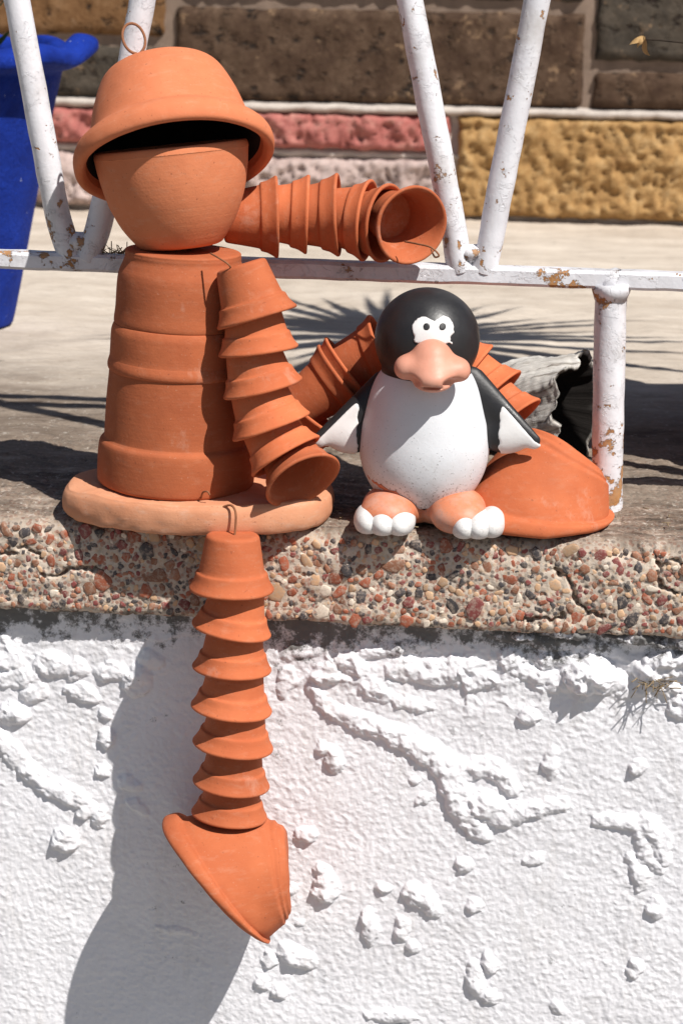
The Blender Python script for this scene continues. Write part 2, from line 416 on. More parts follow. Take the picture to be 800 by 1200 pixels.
link('slab', mesh_np('slab', np.stack([Xg, Yg, Zg], -1).reshape(-1, 3), grid_faces(len(xs), len(sec))), LEDGE, ledge)
# pebbles set in the face
import bmesh
def pebble_mesh(k):
    rr = random.Random(k*13+1); n = rr.choice((6, 7, 8, 9)); V = []
    rad_ = [rr.uniform(.72, 1.12) for _ in range(n)]; an = [2*math.pi*(i+rr.uniform(-.28, .28))/n for i in range(n)]
    tl_ = (rr.uniform(-.12, .12), rr.uniform(-.12, .12))
    for f_, y in ((1.0, .6), (1.0, -.10), (.90, -.26), (.62, -.36)):
        for r_, a_ in zip(rad_, an):
            x_, z_ = r_*f_*math.cos(a_), r_*f_*math.sin(a_); V.append((x_, y+(x_*tl_[0]+z_*tl_[1])*(y < 0), z_))
    Fc = [(j*n+i, j*n+(i+1) % n, (j+1)*n+(i+1) % n, (j+1)*n+i) for j in range(3) for i in range(n)]; V.append((0, -.38, 0)); c = len(V)-1
    Fc += [(3*n+i, 3*n+(i+1) % n, c) for i in range(n)]
    T = [];
    for f_ in Fc: T += [f_] if len(f_) == 3 else [f_[:3], (f_[0], f_[2], f_[3])]
    me = bpy.data.meshes.new('pebble'); me.from_pydata(V, [], T); me.update(); return me
base_peb = [[None]*6 for _ in range(8)]
for k in range(8):
    for j in range(6):
        me = pebble_mesh(k); me.materials.append(PEB[j]); me.polygons.foreach_set('use_smooth', np.ones(len(me.polygons), bool)); base_peb[k][j] = me
spots = []
rr = random.Random(5)
cell = {}
tries = 0
while tries < 13000:
    tries += 1
    x = rr.uniform(-.46, .50); z = rr.uniform(-FH+.006, -.010)
    r = (.0030 + .0078*rr.random()**2.2) if tries < 5000 else rr.uniform(.0017, .0042)
    a_ = rr.uniform(.75, 1.4)
    ok = True
    for ln in CR:
        for A_, B_ in zip(ln[:-1], ln[1:]):
            ex, ez = B_[0]-A_[0], B_[2]-A_[2]; t_ = max(0, min(1, ((x-A_[0])*ex+(z-A_[2])*ez)/(ex*ex+ez*ez)))
            if (x-A_[0]-t_*ex)**2+(z-A_[2]-t_*ez)**2 < (r*.8+.0012)**2: ok = False
    ci, cj = int(x/.012), int(z/.012)
    for i in (-1, 0, 1):
        for j in (-1, 0, 1):
            for (x2, z2, r2_) in cell.get((ci+i, cj+j), ()):
                if (x-x2)**2+(z-z2)**2 < (.88*(r+r2_))**2: ok = False; break
    if ok:
        cell.setdefault((ci, cj), []).append((x, z, r)); spots.append((r, x, z, a_, rr.uniform(0, 6.28)))
spots.sort(reverse=True)
seen = [s_ for s_ in spots if -.345 < s_[1] < .36]; rest = [s_ for s_ in spots if not -.345 < s_[1] < .36] + seen[290:]
def face_y(x, z):
    i = min(max(int(np.searchsorted(xs, x)), 0), len(xs)-1); j = 102 + int(np.clip((-.016-z)/(FH-.024), 0, 1)*51)
    return float(Yg[i, min(j, Yg.shape[1]-1)])
def pick(): return rr.choices(range(6), [5, 4, 5, 3.4, 1.6, 5.5])[0]
for r, x, z, a_, th in seen[:290]:
    o = link('pebble', base_peb[rr.randrange(8)][pick()], None, ledge, (x, face_y(x, z)+.0004, z))
    o.scale = (r*a_, min(r, .005)*.75, r/a_); o.rotation_euler = (0, th, 0)
bV, bF, bM = [], [], []; n0 = 0
ico = [base_peb[k][0] for k in range(8)]
icoV = []
for me in ico:
    v = np.zeros(len(me.vertices)*3); me.vertices.foreach_get('co', v); f = np.array([tuple(p.vertices) for p in me.polygons]); icoV.append((v.reshape(-1, 3), f))
for r, x, z, a_, th in rest:
    v, f = icoV[rr.randrange(8)]; q = v*np.array([r*a_, r*.7, r/a_]); c_, s_ = math.cos(th), math.sin(th)
    q = np.stack([q[:, 0]*c_+q[:, 2]*s_, q[:, 1], -q[:, 0]*s_+q[:, 2]*c_], -1) + np.array([x, face_y(x, z)+.0003, z])
    bV.append(q); bF.append(f+n0); n0 += len(v); bM += [pick()]*len(f)
me = mesh_np('small_pebbles', np.concatenate(bV), np.concatenate(bF))
for m_ in PEB: me.materials.append(m_)
me.polygons.foreach_set('material_index', np.array(bM, np.int32)); tag(link('small_pebbles', me, None, ledge), kind='stuff')

# --- white plaster wall
xs = spaced(-.37, .385, .00115, -2.2, 2.2, 1.3); zs = spaced(-.535, -.088, .00115, -.95, -.088, 1.3)
X, Z = np.meshgrid(xs, zs, indexing='ij')
q = pts(X, Z, X*0)
H = fbm(q, 7, 3)*.0035
wx = X + fbm(q, 45, 3)*.0026; wz = Z + fbm(q+5, 45, 3)*.0026
wx = wx + fbm(q, 130, 3)*.0020; wz = wz + fbm(q+3, 130, 3)*.0020
LUMP = np.zeros_like(X)
def blob(px, py, rx, ry, ang=0, h=None):
    global LUMP
    c = P(px, py, WY); k = U*1.04; rx *= k; ry *= k; h = (h*k if h else min(rx, ry)*.66)
    a = math.radians(ang); dx = wx-c.x; dz = -(wz-c.z)
    uu = (dx*math.cos(a)+dz*math.sin(a))/rx; vv = (-dx*math.sin(a)+dz*math.cos(a))/ry
    sh_ = np.clip((dx-dz)/np.maximum(np.hypot(dx, dz), 1e-6)/1.41+.3, 0, 1); uu = uu/(1+.25*sh_); vv = vv/(1+.25*sh_)
    LUMP = np.maximum(LUMP, h*np.clip(1-(uu*uu+vv*vv), 0, 1)**.5)
def ridge(ptsl, w_, h=None):
    global LUMP
    k = U*1.04; best = np.zeros_like(X)
    w_ = [v_*.80 for v_ in w_]
    for (a, b, wa, wb) in zip(ptsl[:-1], ptsl[1:], w_[:-1], w_[1:]):
        A = P(*a, WY); B = P(*b, WY); ax_, az = A.x, A.z; bx_, bz = B.x, B.z
        L2 = (bx_-ax_)**2+(bz-az)**2; t = np.clip(((wx-ax_)*(bx_-ax_)+(wz-az)*(bz-az))/L2, 0, 1)
        ox_ = wx-(ax_+t*(bx_-ax_)); oz_ = wz-(az+t*(bz-az)); dd = np.hypot(ox_, oz_); dd = dd/(1+.6*np.clip((ox_+oz_)/np.maximum(dd, 1e-6)/1.41+.25, 0, 1)); ww = (wa+(wb-wa)*t)*k
        best = np.maximum(best, ww*.56*np.clip(1-(dd/ww)**1.7, 0, 1)**.55)
    LUMP = np.maximum(LUMP, best)
ridge([(362, 808), (385, 832), (420, 848), (460, 862), (500, 884), (522, 905), (532, 935), (548, 962), (566, 982)], [7, 11, 13, 15, 17, 19, 19, 17, 9])
ridge([(560, 945), (590, 958), (620, 950), (655, 943)], [20, 16, 13, 10]); ridge([(540, 905), (575, 900), (600, 925)], [14, 12, 10])
ridge([(-10, 862), (15, 885), (35, 908), (60, 925), (92, 938), (104, 946)], [12, 13, 13, 14, 13, 8])
ridge([(700, 962), (730, 966), (755, 968), (770, 985), (776, 1010)], [9, 10, 14, 12, 8]); ridge([(748, 975), (756, 1005), (770, 1018)], [11, 10, 7])
ridge([(735, 1005), (748, 1025), (750, 1042)], [7, 11, 7])
for b in [(618, 840, 12, 10), (645, 896, 9, 20), (542, 1013, 10, 9), (625, 1008, 13, 6, -25), (490, 1050, 22, 13, 25), (505, 1065, 12, 9), (448, 1040, 8, 7), (432, 1088, 10, 24, -5), (470, 1090, 9, 15), (482, 1110, 9, 9),
          (555, 1060, 10, 8), (572, 1130, 9, 13, -20), (556, 1150, 10, 24, -8), (572, 1170, 13, 10), (767, 1066, 10, 14), (743, 1135, 9, 12), (746, 898, 10, 9), (495, 936, 10, 5, -20), (485, 915, 7, 6),
          (75, 985, 15, 15), (100, 950, 12, 10), (14, 838, 18, 14), (124, 866, 11, 12), (120, 902, 9, 8), (117, 958, 8, 14), (122, 838, 8, 7), (390, 893, 12, 16), (378, 878, 10, 8), (357, 980, 12, 11), (380, 1040, 15, 20), (376, 1020, 9, 9),
          (345, 1120, 26, 13, 25), (315, 1125, 8, 11), (306, 1152, 9, 9), (326, 1162, 9, 9), (342, 1042, 7, 6), (352, 1082, 5, 4), (150, 918, 14, 9, 20), (160, 945, 15, 7, 40), (455, 1190, 30, 8), (650, 1180, 8, 6), (205, 1090, 25, 5, 10, 3)]:
    blob(*b)
rb = random.Random(3)
for b in [(20, 795, 26, 12), (60, 780, 22, 16), (95, 812, 20, 10, 20, 6), (128, 788, 20, 12), (88, 785, 14, 14), (160, 800, 18, 20), (175, 775, 14, 12), (40, 812, 16, 12), (10, 775, 18, 10), (350, 765, 24, 8), (380, 790, 16, 14),
          (410, 778, 20, 12), (455, 762, 40, 9, -12), (475, 785, 26, 14), (505, 790, 24, 16), (540, 778, 22, 10), (532, 790, 14, 14), (560, 800, 20, 9), (597, 772, 14, 12), (620, 790, 22, 10), (640, 774, 12, 9), (655, 800, 20, 12),
          (686, 790, 30, 19), (672, 770, 26, 10, -20), (715, 800, 18, 12), (745, 780, 18, 12), (778, 772, 30, 14, -15), (785, 800, 18, 16), (795, 830, 14, 14), (740, 810, 20, 8), (335, 800, 10, 20), (440, 810, 22, 10, 20), (480, 825, 26, 8, 10), (600, 745, 30, 7), (640, 752, 40, 8), (700, 760, 40, 8), (770, 752, 40, 8)]:
    blob(*b[:4], *(b[4:5] or (rb.uniform(-20, 20),)), *(b[5:6] or (min(b[2], b[3])*.42,)))
blob(660, 737, 30, 9, 0, 24); blob(612, 742, 14, 7, 0, 18); blob(735, 744, 34, 8, 6, 22); blob(790, 750, 30, 9, 0, 22); blob(688, 792, 27, 22, 0, 22); blob(778, 778, 38, 18, -18, 20)
LUMP = LUMP*(1+.45*fbm(q, 60, 3)) ; LUMP = LUMP + np.clip(LUMP/.004, 0, 1)*(fbm(q, 130, 3)*.0011 - .0004*np.abs(fbm(q, 260, 2)))
c0 = P(400, 800, WY).z; band = np.exp(-((Z-c0-.012)/.030)**2)*(.25+.75*(fbm(q, 9, 2) > -.1))
paste = (1-np.abs(fbm(q, 26, 4)))**3
H = fbm(q, 7, 2)*.0025 + LUMP + band*paste*.0036 + fbm(q, 30, 2)*.0005
gr_ = noise3(q*np.array([165, 190, 1]))+.5*noise3(q*330); H = H + np.clip(gr_, -.25, .8)*.00080*(.75+.5*fbm(q, 12, 2)) + fbm(q, 140, 3)*.0005
Yw = WY - H
me = mesh_np('plaster', np.stack([X, Yw, Z], -1).reshape(-1, 3), grid_faces(len(xs), len(zs))[:, ::-1])
wall = thing('plaster_wall', 'white wall of rough lumpy plaster below the pebble ledge', 'wall')
link('plaster', me, WALL, wall)
# --- back wall
BW = P(400, 254, 0); BWY = G(400, 252).y
STONEM = {}
def mat_stone(name, stops, pits, bumpd=.012, ps=30):
    m = M(name, .92, .15); oi = m.n('ShaderNodeObjectInfo')
    c = m.ramp(m.noise(22, 10, .8, m.wp), stops)
    if pits:
        p_ = m.noise(ps, 4, .6, m.wp, (1, 1, 1.3)); c = m.mix(m.ramp(p_, [(.60, 0), (.67, 1)]), c, (.03, .022, .018))
        c = m.mix(m.ramp(m.noise(ps*.6, 6, .75, m.wp), [(.60, 0), (.70, 1)]), c, (.34, .22, .13))
        m.bump(m.math('SUBTRACT', 1.0, m.ramp(p_, [(.56, 0), (.67, 1)])), .006, 1)
    m.col(c); m.bump(m.noise(45, 7, .7, m.wp), bumpd, .5); return m.m
ST = {
 'brown': mat_stone('tuff_brown', [(.32, (.045, .025, .017)), (.5, (.085, .052, .034)), (.68, (.15, .098, .066))], True),
 'grey': mat_stone('tuff_dark_grey', [(.3, (.035, .03, .026)), (.55, (.08, .065, .05)), (.75, (.14, .11, .085))], True),
 'gold': mat_stone('tuff_gold_brown', [(.3, (.10, .048, .02)), (.5, (.19, .10, .045)), (.7, (.27, .16, .085))], True),
 'pink': mat_stone('rock_pink', [(.3, (.26, .075, .065)), (.5, (.40, .14, .12)), (.7, (.52, .27, .22))], False, .006),
 'lilac': mat_stone('rock_lilac', [(.3, (.30, .22, .20)), (.5, (.44, .34, .31)), (.7, (.56, .46, .42))], False, .006),
 'yellow': mat_stone('rock_yellow', [(.28, (.17, .085, .035)), (.5, (.38, .225, .09)), (.72, (.54, .37, .19))], False, .006)}
bwall = thing('block_wall', 'low garden wall of coloured stone blocks with pale mortar at the back', 'wall', (0, 0, 0))
def stone(x0, z0, x1, z1, kind, rough, prot, fine=.012):
    nx = max(6, int((x1-x0)/fine)); nz = max(5, int((z1-z0)/fine))
    u = np.linspace(0, 1, nx); v = np.linspace(0, 1, nz); Ug, Vg = np.meshgrid(u, v, indexing='ij')
    x = x0+(x1-x0)*Ug; z = z0+(z1-z0)*Vg
    e = np.minimum(np.minimum(Ug*(x1-x0), (1-Ug)*(x1-x0)), np.minimum(Vg*(z1-z0), (1-Vg)*(z1-z0)))
    dome = np.clip(e/.010, 0, 1)**.5
    n = np.clip(fbm(pts(x, z, x*0+3), 20, 5, .6), -1, 1); n2 = 1-np.abs(fbm(pts(x, z, x*0+8), 40, 4, .6))
    y = BWY - dome*(prot + rough*(n*.6+n2*.8)) + (1-dome)*.012
    wb = (1-dome)*.004; x = x + noise3(pts(x*30, z*30, x*0))*.005; z = z + noise3(pts(x*30, z*30, x*0+5))*.004
    V = np.stack([x, y, z], -1).reshape(-1, 3)
    o = link('stone_block', mesh_np('stone_block', V, grid_faces(nx, nz)), ST[kind], bwall)
    return o
def bz(px, py):
    v = P(px, py, BWY); return v.x, v.z
mt = 0.0065
# photo rows: z of the joints taken at x=400
def zrow(py): return P(400, py, BWY).z
def xcol(px, py=120): return P(px, py, BWY).x
z_floor = 0; z_a = zrow(180); z_b = zrow(127); z_c = zrow(4); z_d = zrow(-110)
# lower course, left side: lilac + pink long blocks, right side yellow blocks
xj = xcol(531, 190)
lw = .62
x = xj
k = 0
while x > -3.2:
    x0 = x-lw*(1 if k else 1.05); stone(x0+mt, z_floor+.004, x-mt, z_a-mt, 'lilac', .024, .012, .006 if k < 2 else .02)
    stone(x0+mt, z_a+mt, x-mt, z_b-.007, 'pink', .020, .010, .006 if k < 2 else .02); x = x0; k += 1
x = xj; k = 0
for wd, kd in ((.66, 'yellow'), (.5, 'lilac'), (.6, 'yellow'), (.6, 'pink'), (.55, 'yellow')):
    stone(x+mt, z_floor+.004, x+wd-mt, z_b-.007, kd, .017, .014, .006 if k < 1 else .02); x += wd; k += 1
# upper band of dark tuff
xm1 = xcol(200, 60); xm2 = xcol(690, 60); z_e = zrow(71); z_f = zrow(53)
stone(xm1+mt, z_b+mt, xm2-mt, z_c-mt, 'brown', .007, .006, .012)
stone(xm2+mt, z_b+mt, xm2+.5-mt, z_e-mt, 'brown', .007, .006, .012); stone(xm2+mt, z_e+mt, xm2+.62-mt, z_c+.07, 'grey', .007, .006, .012)
stone(xm1-.55+mt, z_f+mt, xm1-mt, z_c+.05, 'gold', .007, .006, .012); stone(xm1-.5+mt, z_b+mt, xm1-mt, z_f-mt, 'grey', .007, .006, .012)
stone(xm1+mt, z_c+mt, xm2-mt, z_d, 'grey', .007, .006, .012)
for s_, xa in ((-1, xm1-.55), (1, xm2+.62)):
    x = xa
    for k, kd in enumerate(('brown', 'gold', 'grey', 'brown')):
        x2 = x+s_*.62; a, b = min(x, x2), max(x, x2)
        stone(a+mt, z_b+mt, b-mt, z_c-mt, kd, .007, .006, .02); stone(a+mt, z_c+mt, b-mt, z_d, ('grey', 'brown', 'gold', 'grey')[k], .007, .006, .02); x = x2
# mortar bed with a slightly proud shelf between the two bands
MORT = simple_mat('pale_mortar', (.42, .36, .32), (.62, .55, .49), 30, .9, .004)
MORTD = simple_mat('brown_mortar', (.20, .145, .11), (.30, .22, .17), 30, .9, .004)
xs = np.linspace(-3.2, 3.2, 500)
def mortar(name, secl, mat):
    s_ = np.array(secl, float); Xm = xs[:, None]+s_[None, :, 0]*0; Ym = s_[None, :, 0]+xs[:, None]*0; Zm = s_[None, :, 1]+xs[:, None]*0
    n = fbm(np.stack([Xm, Ym, Zm], -1), 25, 3)*.004
    link(name, mesh_np(name, np.stack([Xm, Ym+n, Zm+n*.7], -1).reshape(-1, 3), grid_faces(len(xs), len(s_))), mat, bwall)
mortar('mortar', [(BWY+.006, -.02), (BWY+.002, z_a-mt), (BWY-.004, z_a-.006), (BWY-.006, z_a), (BWY-.004, z_a+.006), (BWY+.002, z_a+mt), (BWY+.004, z_b-.012)], MORT)
mortar('mortar_shelf', [(BWY+.006, z_b-.012), (BWY-.012, z_b-.007), (BWY-.019, z_b-.004), (BWY-.021, z_b+.001), (BWY-.018, z_b+.006), (BWY-.006, z_b+.009), (BWY+.006, z_b+.012)], MORT)
mortar('mortar', [(BWY+.006, z_b+.012), (BWY+.002, z_c), (BWY+.002, z_d+.1), (BWY+.3, z_d+.1), (BWY+.3, -.9)], MORTD)

# ------------------------------------------------------------------ RAILING
RY = .125
fence = thing('metal_railing', 'white painted metal railing with peeling rusty patches and V shaped bars above the ledge', 'railing')
def rail_z(px): return P(px, 303+27*px/800, RY).z+0.0
ra = P(-40, 302, RY); rb_ = P(840, 331, RY)
# bevelled bar running on past the frame
def bar_box(name, A, B, hw, hh, bev, parent, n=60):
    A = Vector(A); B = Vector(B); d_ = (B-A); L_ = d_.length; d_.normalize(); sd = Vector((-d_.y, d_.x, 0)).normalized(); up_ = d_.cross(sd)*-1
    if up_.z < 0: up_ = -up_
    ring = [(-hw, -hh+bev), (-hw+bev, -hh), (hw-bev, -hh), (hw, -hh+bev), (hw, hh-bev), (hw-bev, hh), (-hw+bev, hh), (-hw, hh-bev)]
    V = []; 
    for i in range(n+1):
        c = A+d_*(L_*i/n)
        for a, b in ring: V.append(c+sd*a+up_*b)
    V = np.array([tuple(v) for v in V]); V += np.stack([noise3(V*40), noise3(V*40+7), noise3(V*40+19)], -1)*.0008
    Fc = [(i*8+k, (i+1)*8+k, (i+1)*8+(k+1) % 8, i*8+(k+1) % 8) for i in range(n) for k in range(8)]
    Fc += [tuple(range(8)), tuple(range(n*8+7, n*8-1, -1))]
    return link(name, mesh_py(name, V, Fc, False), FENCE, parent)
sl_ = (rb_.z-ra.z)/(rb_.x-ra.x)
ext = lambda x: Vector((x, RY, ra.z+(x-ra.x)*sl_))
RO = bar_box('lower_rail', ext(-1.5), ext(1.2), .0115, .0088, .003, fence, 400)
def bar(pxs, name='bar', r0=.0125, seg=20, parent=fence):
    pts_ = spline(pxs, 10); V, Fc = tube(pts_, r0, seg)
    V += np.stack([noise3(V*45), noise3(V*45+7), noise3(V*45+19)], -1)*.0009
    return link(name, mesh_py(name, V, Fc), FENCE, parent)
def extend(a, b, ztop):
    t = (ztop-a.z)/(b.z-a.z); return a+(b-a)*t
TOPZ = .86
def vbar(top, bot, foot):
    a = P(*bot, RY); b = P(*top, RY); t = extend(a, b, TOPZ)
    zf = ext(P(*foot, RY).x).z+.002; f = Vector((P(*foot, RY).x, RY, zf))
    return bar([t, a+(t-a)*.5, a+(t-a)*.1, a, a*.45+f*.55+Vector((0, 0, -.004)), f], r0=.0126)
vbar((20, 0), (66, 243), (84, 292)); vbar((167, 0), (122, 240), (102, 292))
vbar((480, 0), (530, 262), (541, 296)); vbar((629, 0), (578, 262), (566, 298))
# neighbouring V's outside the frame
for dx in (-.43, .42):
    for tp, bt, ft in (((480, 0), (530, 262), (541, 296)), ((629, 0), (578, 262), (566, 298))):
        a = P(*bt, RY)+Vector((dx if dx > 0 else dx*1.82, 0, 0)); b = P(*tp, RY)+Vector((dx if dx > 0 else dx*1.82, 0, 0)); t = extend(a, b, TOPZ)
        fx = P(*ft, RY).x+(dx if dx > 0 else dx*1.82); bar([t, a+(t-a)*.5, a, Vector((fx, RY, ext(fx).z))], r0=.0126)
def weld(px, py, sx, sz):
    c = P(px, py, RY); V, Fc = lathe([(0, -1), (.5, -.86), (.86, -.5), (1, 0), (.86, .5), (.5, .86), (0, 1)], 20, .25, int(px))
    V = V*np.array([sx, .0125, sz]); V += noise3(V*120)[:, None]*.002
    link('weld', mesh_np('weld', V, Fc), FENCE, fence, c)
weld(93, 284, .018, .010); weld(553, 297, .016, .009)
for zt in (TOPZ+.006, TOPZ-.075):
    bar_box('upper_rail', (-1.5, RY, zt), (1.2, RY, zt), .010, .009, .003, fence, 30)
pt = P(716, 340, RY); pbm = P(711, 596, RY)
bar([ext(pt.x+.003)+Vector((0, 0, -.004)), pt+Vector((0, 0, -.006)), (pt+pbm)/2+Vector((-.001, 0, 0)), Vector((pbm.x, RY, -.008))], 'post', .0155)
V, Fc = tube([ext(pt.x)+Vector((0, 0, -.004)), ext(pt.x)+Vector((-.0, 0, -.012)), ext(pt.x)+Vector((-.0, 0, -.020))], [.0200, .0185, .0155], 20)
V += np.stack([noise3(V*60), noise3(V*60+7), noise3(V*60+19)], -1)*.002; link('post_collar', mesh_py('post_collar', V, Fc), FENCE, fence)
bar([ext(-.75), Vector((-.75, RY, -.008))], 'post', .0155)

# ------------------------------------------------------------------ POT FIGURE
fig = thing('flowerpot_figure', 'terracotta flowerpot man with wide hat sitting on the ledge with one leg hanging down', 'figurine', (0, 0, 0))
# seat slab
sc0 = P(234, 586, .046); SLT = .030
def slab_mesh():
    th = np.linspace(0, 2*np.pi, 160, endpoint=False); a, b = .128, .086; e = 2/2.35
    ox = a*np.sign(np.cos(th))*np.abs(np.cos(th))**e; oy = b*np.sign(np.sin(th))*np.abs(np.sin(th))**e
    k = 1+.04*noise3(pts(np.cos(th)*1.5, np.sin(th)*1.5, th*0)); ox = ox*k; oy = oy*k
    prof = [(0, 0), (.5, 0), (.86, 0), (.95, .02), (.985, .16), (1, .45), (.992, .78), (.965, .94), (.92, .99), (.6, 1.0), (.3, 1.0), (0, 1.0)]
    V = []
    for r_, z_ in smooth_profile(prof, 3): V.append(np.stack([ox*r_, oy*r_, np.full_like(ox, z_*SLT)], -1))
    V = np.stack(V, 1); n = noise3(V*28)*.0028+fbm(V, 90, 3)*.0011; V = V + n[..., None]*np.array([.6, .6, .8]); V[..., 2] = np.maximum(V[..., 2], 0)
    return V.reshape(-1, 3), grid_faces(len(th), V.shape[1], True)
V, Fc = slab_mesh(); o = link('seat_slab', mesh_np('seat_slab', V, Fc), TCP, fig, (sc0.x, .046, -.001)); o['label'] = 'thick pale clay slab under the torso'
# torso
def lathe_obj(name, prof, loc, zdir=(0, 0, 1), mat=TC, wob=.012, seed=0, seg=96, spin=0, parent=fig, n=4, scale=1):
    V, Fc = lathe(smooth_profile(prof, n), seg, wob, seed); V = V*scale
    o = link(name, mesh_np(name, V, Fc), mat, parent, loc); o.rotation_mode = 'QUATERNION'
    o.rotation_quaternion = Vector(zdir).normalized().to_track_quat('Z', 'Y') @ Matrix.Rotation(spin, 3, 'Z').to_quaternion(); return o
TY = .046
tz0 = SLT; tb = P(206, 555, TY); ttop = P(215, 296, TY); k = U*1.025
ax_dir = (Vector((ttop.x, TY, ttop.z))-Vector((tb.x, TY, tz0))); TH = ax_dir.length; ax_dir.normalize()
def tp(py): return Vector((tb.x, TY, tz0))+ax_dir*((555-py)/259.0*TH)
def tpot(pyb, prof, seed):    # prof in px, r & height from its rim bottom; outer wall then inner wall
    prof = [(a*k, b*k) for a, b in prof]
    return lathe_obj('torso_pot', prof, tp(pyb), ax_dir, TCB, .006, seed, 128)
tpot(555, [(80, 0), (86, -1), (90, 1), (91.5, 6), (91.5, 30), (90.5, 46), (88.5, 51), (85.5, 54), (84.5, 60), (83, 100), (80, 140), (76, 170), (60, 172), (20, 172), (20, 166), (70, 166), (78, 60), (80, 20), (79, 4), (80, 0)], 1)
tpot(425, [(76, 0), (80, -2), (82.5, 0), (83, 5), (81.5, 11), (80.5, 16), (80, 40), (79, 47), (77, 52), (75, 56), (74, 90), (72, 100), (50, 102), (15, 102), (15, 96), (66, 96), (72, 40), (76, 0)], 2)
tpot(375, [(70, 0), (74, -1), (76.5, 1), (77, 6), (75.5, 20), (74.5, 45), (73, 58), (70, 66), (66.5, 75), (66, 81), (62, 85), (30, 85), (10, 85), (10, 80), (55, 78), (66, 50), (70, 0)], 3)
# head: bowl
hb = P(213, 289, TY); hr = P(199, 172, TY); had = (hr-hb); had.y = .004; had.normalize()
hd = k
HL = (hr-hb).length/hd
lathe_obj('head', [(a*hd, b*hd) for a, b in [(0, 0), (30, -1), (44, 1), (51, 7), (65, 27), (77, 54), (84, 82), (87, 104), (87.5, HL-7), (86.5, HL-1), (83.5, HL+1), (80, HL-1), (78, HL-12), (74, 70), (60, 40), (35, 18), (0, 12)]], hb, had, terracotta('terracotta_head', (.52, .165, .075), (.58, .195, .09), .2), .012, 4, 128)
# hat
hc = P(205, 190, TY-.006)
hat_dir = Vector((-.225, .47, .84))
hk = k*.97
hat = lathe_obj('hat', [(a*hk, b*hk) for a, b in [(104, 3), (109, -3), (115, -2), (117.5, 4), (117, 14), (112, 23), (104, 30), (97, 35), (93, 44), (89, 60), (83, 80), (76, 98), (70, 109), (63, 114), (50, 116), (20, 116), (0, 116), (0, 109), (40, 109), (60, 106), (71, 90), (80, 66), (86, 44), (94, 24), (102, 12), (104, 3)]], hc, hat_dir, terracotta('terracotta_hat', (.53, .16, .07), (.59, .19, .088), .15), .012, 5, 128)
DARK = simple_mat('hat_inside_black', (.010, .009, .009), (.022, .018, .016), 30, .9, .001)  # near-black colour for the inner wall of the hat
hat.data.materials.append(DARK)
vv_ = np.zeros(len(hat.data.vertices)*3); hat.data.vertices.foreach_get('co', vv_); vv_ = vv_.reshape(-1, 3)/hk
ff_ = np.zeros(len(hat.data.polygons)*4, np.int32); hat.data.polygons.foreach_get('vertices', ff_) if all(len(p.vertices) == 4 for p in hat.data.polygons) else None
mi_ = []
np_ = (hat.data.vertices.__len__())//128
for p in hat.data.polygons:
    j = min(v % np_ for v in p.vertices); mi_.append(1 if j >= 4*15+2 and j < np_-5 else 0)
hat.data.polygons.foreach_set('material_index', np.array(mi_, np.int32))
# ring of wire on the hat
ringc = P(157, 45, .045)
pr = [ringc+Vector((math.cos(t)*.0105, math.sin(t)*.006, math.sin(t)*.0125+math.cos(t)*-.004)) for t in np.linspace(-.9, 2*math.pi-1.2, 30)]
pr = [Vector((ringc.x+.012, ringc.y+.004, ringc.z-.022))]+pr
V, Fc = tube(pr, .0013, 8); link('hanging_ring', mesh_py('hanging_ring', V, Fc), WIRE, hat).matrix_parent_inverse = hat.matrix_basis.inverted()
# small pots
SP = [(0, 62.5), (22, 63), (27.5, 62), (29.5, 60), (30.5, 56), (34, 36), (36.5, 22), (38.5, 19.5), (40, 18), (42, 11), (45.5, 4.5), (47.5, 1.5), (47.2, -.8), (45.2, -1.6), (42.8, 0), (40, 5), (36.5, 14), (33.5, 25), (29, 50), (26.5, 57.5), (6, 58), (0, 58)]
SPM = []
for i in range(6):
    V, Fc = lathe(smooth_profile([(a*U, b*U) for a, b in SP], 3), 56, .022, 20+i, 1, 1.1)
    V = V*np.array([1+.02*math.sin(i*2.1), 1-.02*math.sin(i*1.3), 1]); me = mesh_np('small_pot', V, Fc); me.materials.append(TC); SPM.append(me)
npot = 0
def small_pot(name, px, py, Y, bdir, s=1.0, spin=None):
    """mouth centre at the pixel, bdir: direction mouth -> base"""
    global npot
    c = P(px, py, Y); o = link(name, SPM[npot % 6], None, fig, c); npot += 1
    o.rotation_mode = 'QUATERNION'; o.rotation_quaternion = Vector(bdir).normalized().to_track_quat('Z', 'Y') @ Matrix.Rotation(npot*1.7 if spin is None else spin, 3, 'Z').to_quaternion()
    o.scale = (s, s, s*1.0); return o
# hanging leg, seven pots
LY = -.048
for (px, py, tilt, s, fw) in [(271, 697, 1, 1.03, .05), (271, 744, 9, .985, .06), (272, 790, 3, .99, .05), (271, 837, 6, 1.0, .05), (273, 880, 6, .99, .05), (271, 925, 6, .98, .05), (269, 961, 5, .95, .05)]:
    a = math.radians(tilt); small_pot('leg_pot', px, py-7, LY, (math.sin(a), fw, math.cos(a)), s*1.005)
# hanging arm on the right of the torso
for (px, py, Y, d_, s) in [(301, 372, -.010, (-.30, .10, .9), 1.0), (303, 411, -.012, (-.16, .08, 1), .99), (308, 455, -.014, (-.26, .05, .95), .98), (318, 500, -.018, (-.36, .10, .9), .98), (335, 535, -.022, (-.55, .25, .80), .97), (355, 563, -.026, (-.50, .62, .62), .98)]:
    small_pot('arm_pot', px, py, Y, d_, s)
# stretched arm along the railing
for (px, py, Y, d_, s) in [(324, 254, .098, (-1, -.16, -.02), 1.0), (360, 252, .100, (-1, -.10, .03), 1.0), (396, 252, .100, (-1, -.02, -.04), 1.03), (430, 258, .098, (-1, .18, .06), 1.0), (452, 262, .092, (-.93, .45, .06), 1.0), (482, 264, .070, (-.52, .82, .10), .98)]:
    small_pot('arm_pot', px, py, Y, d_, s)
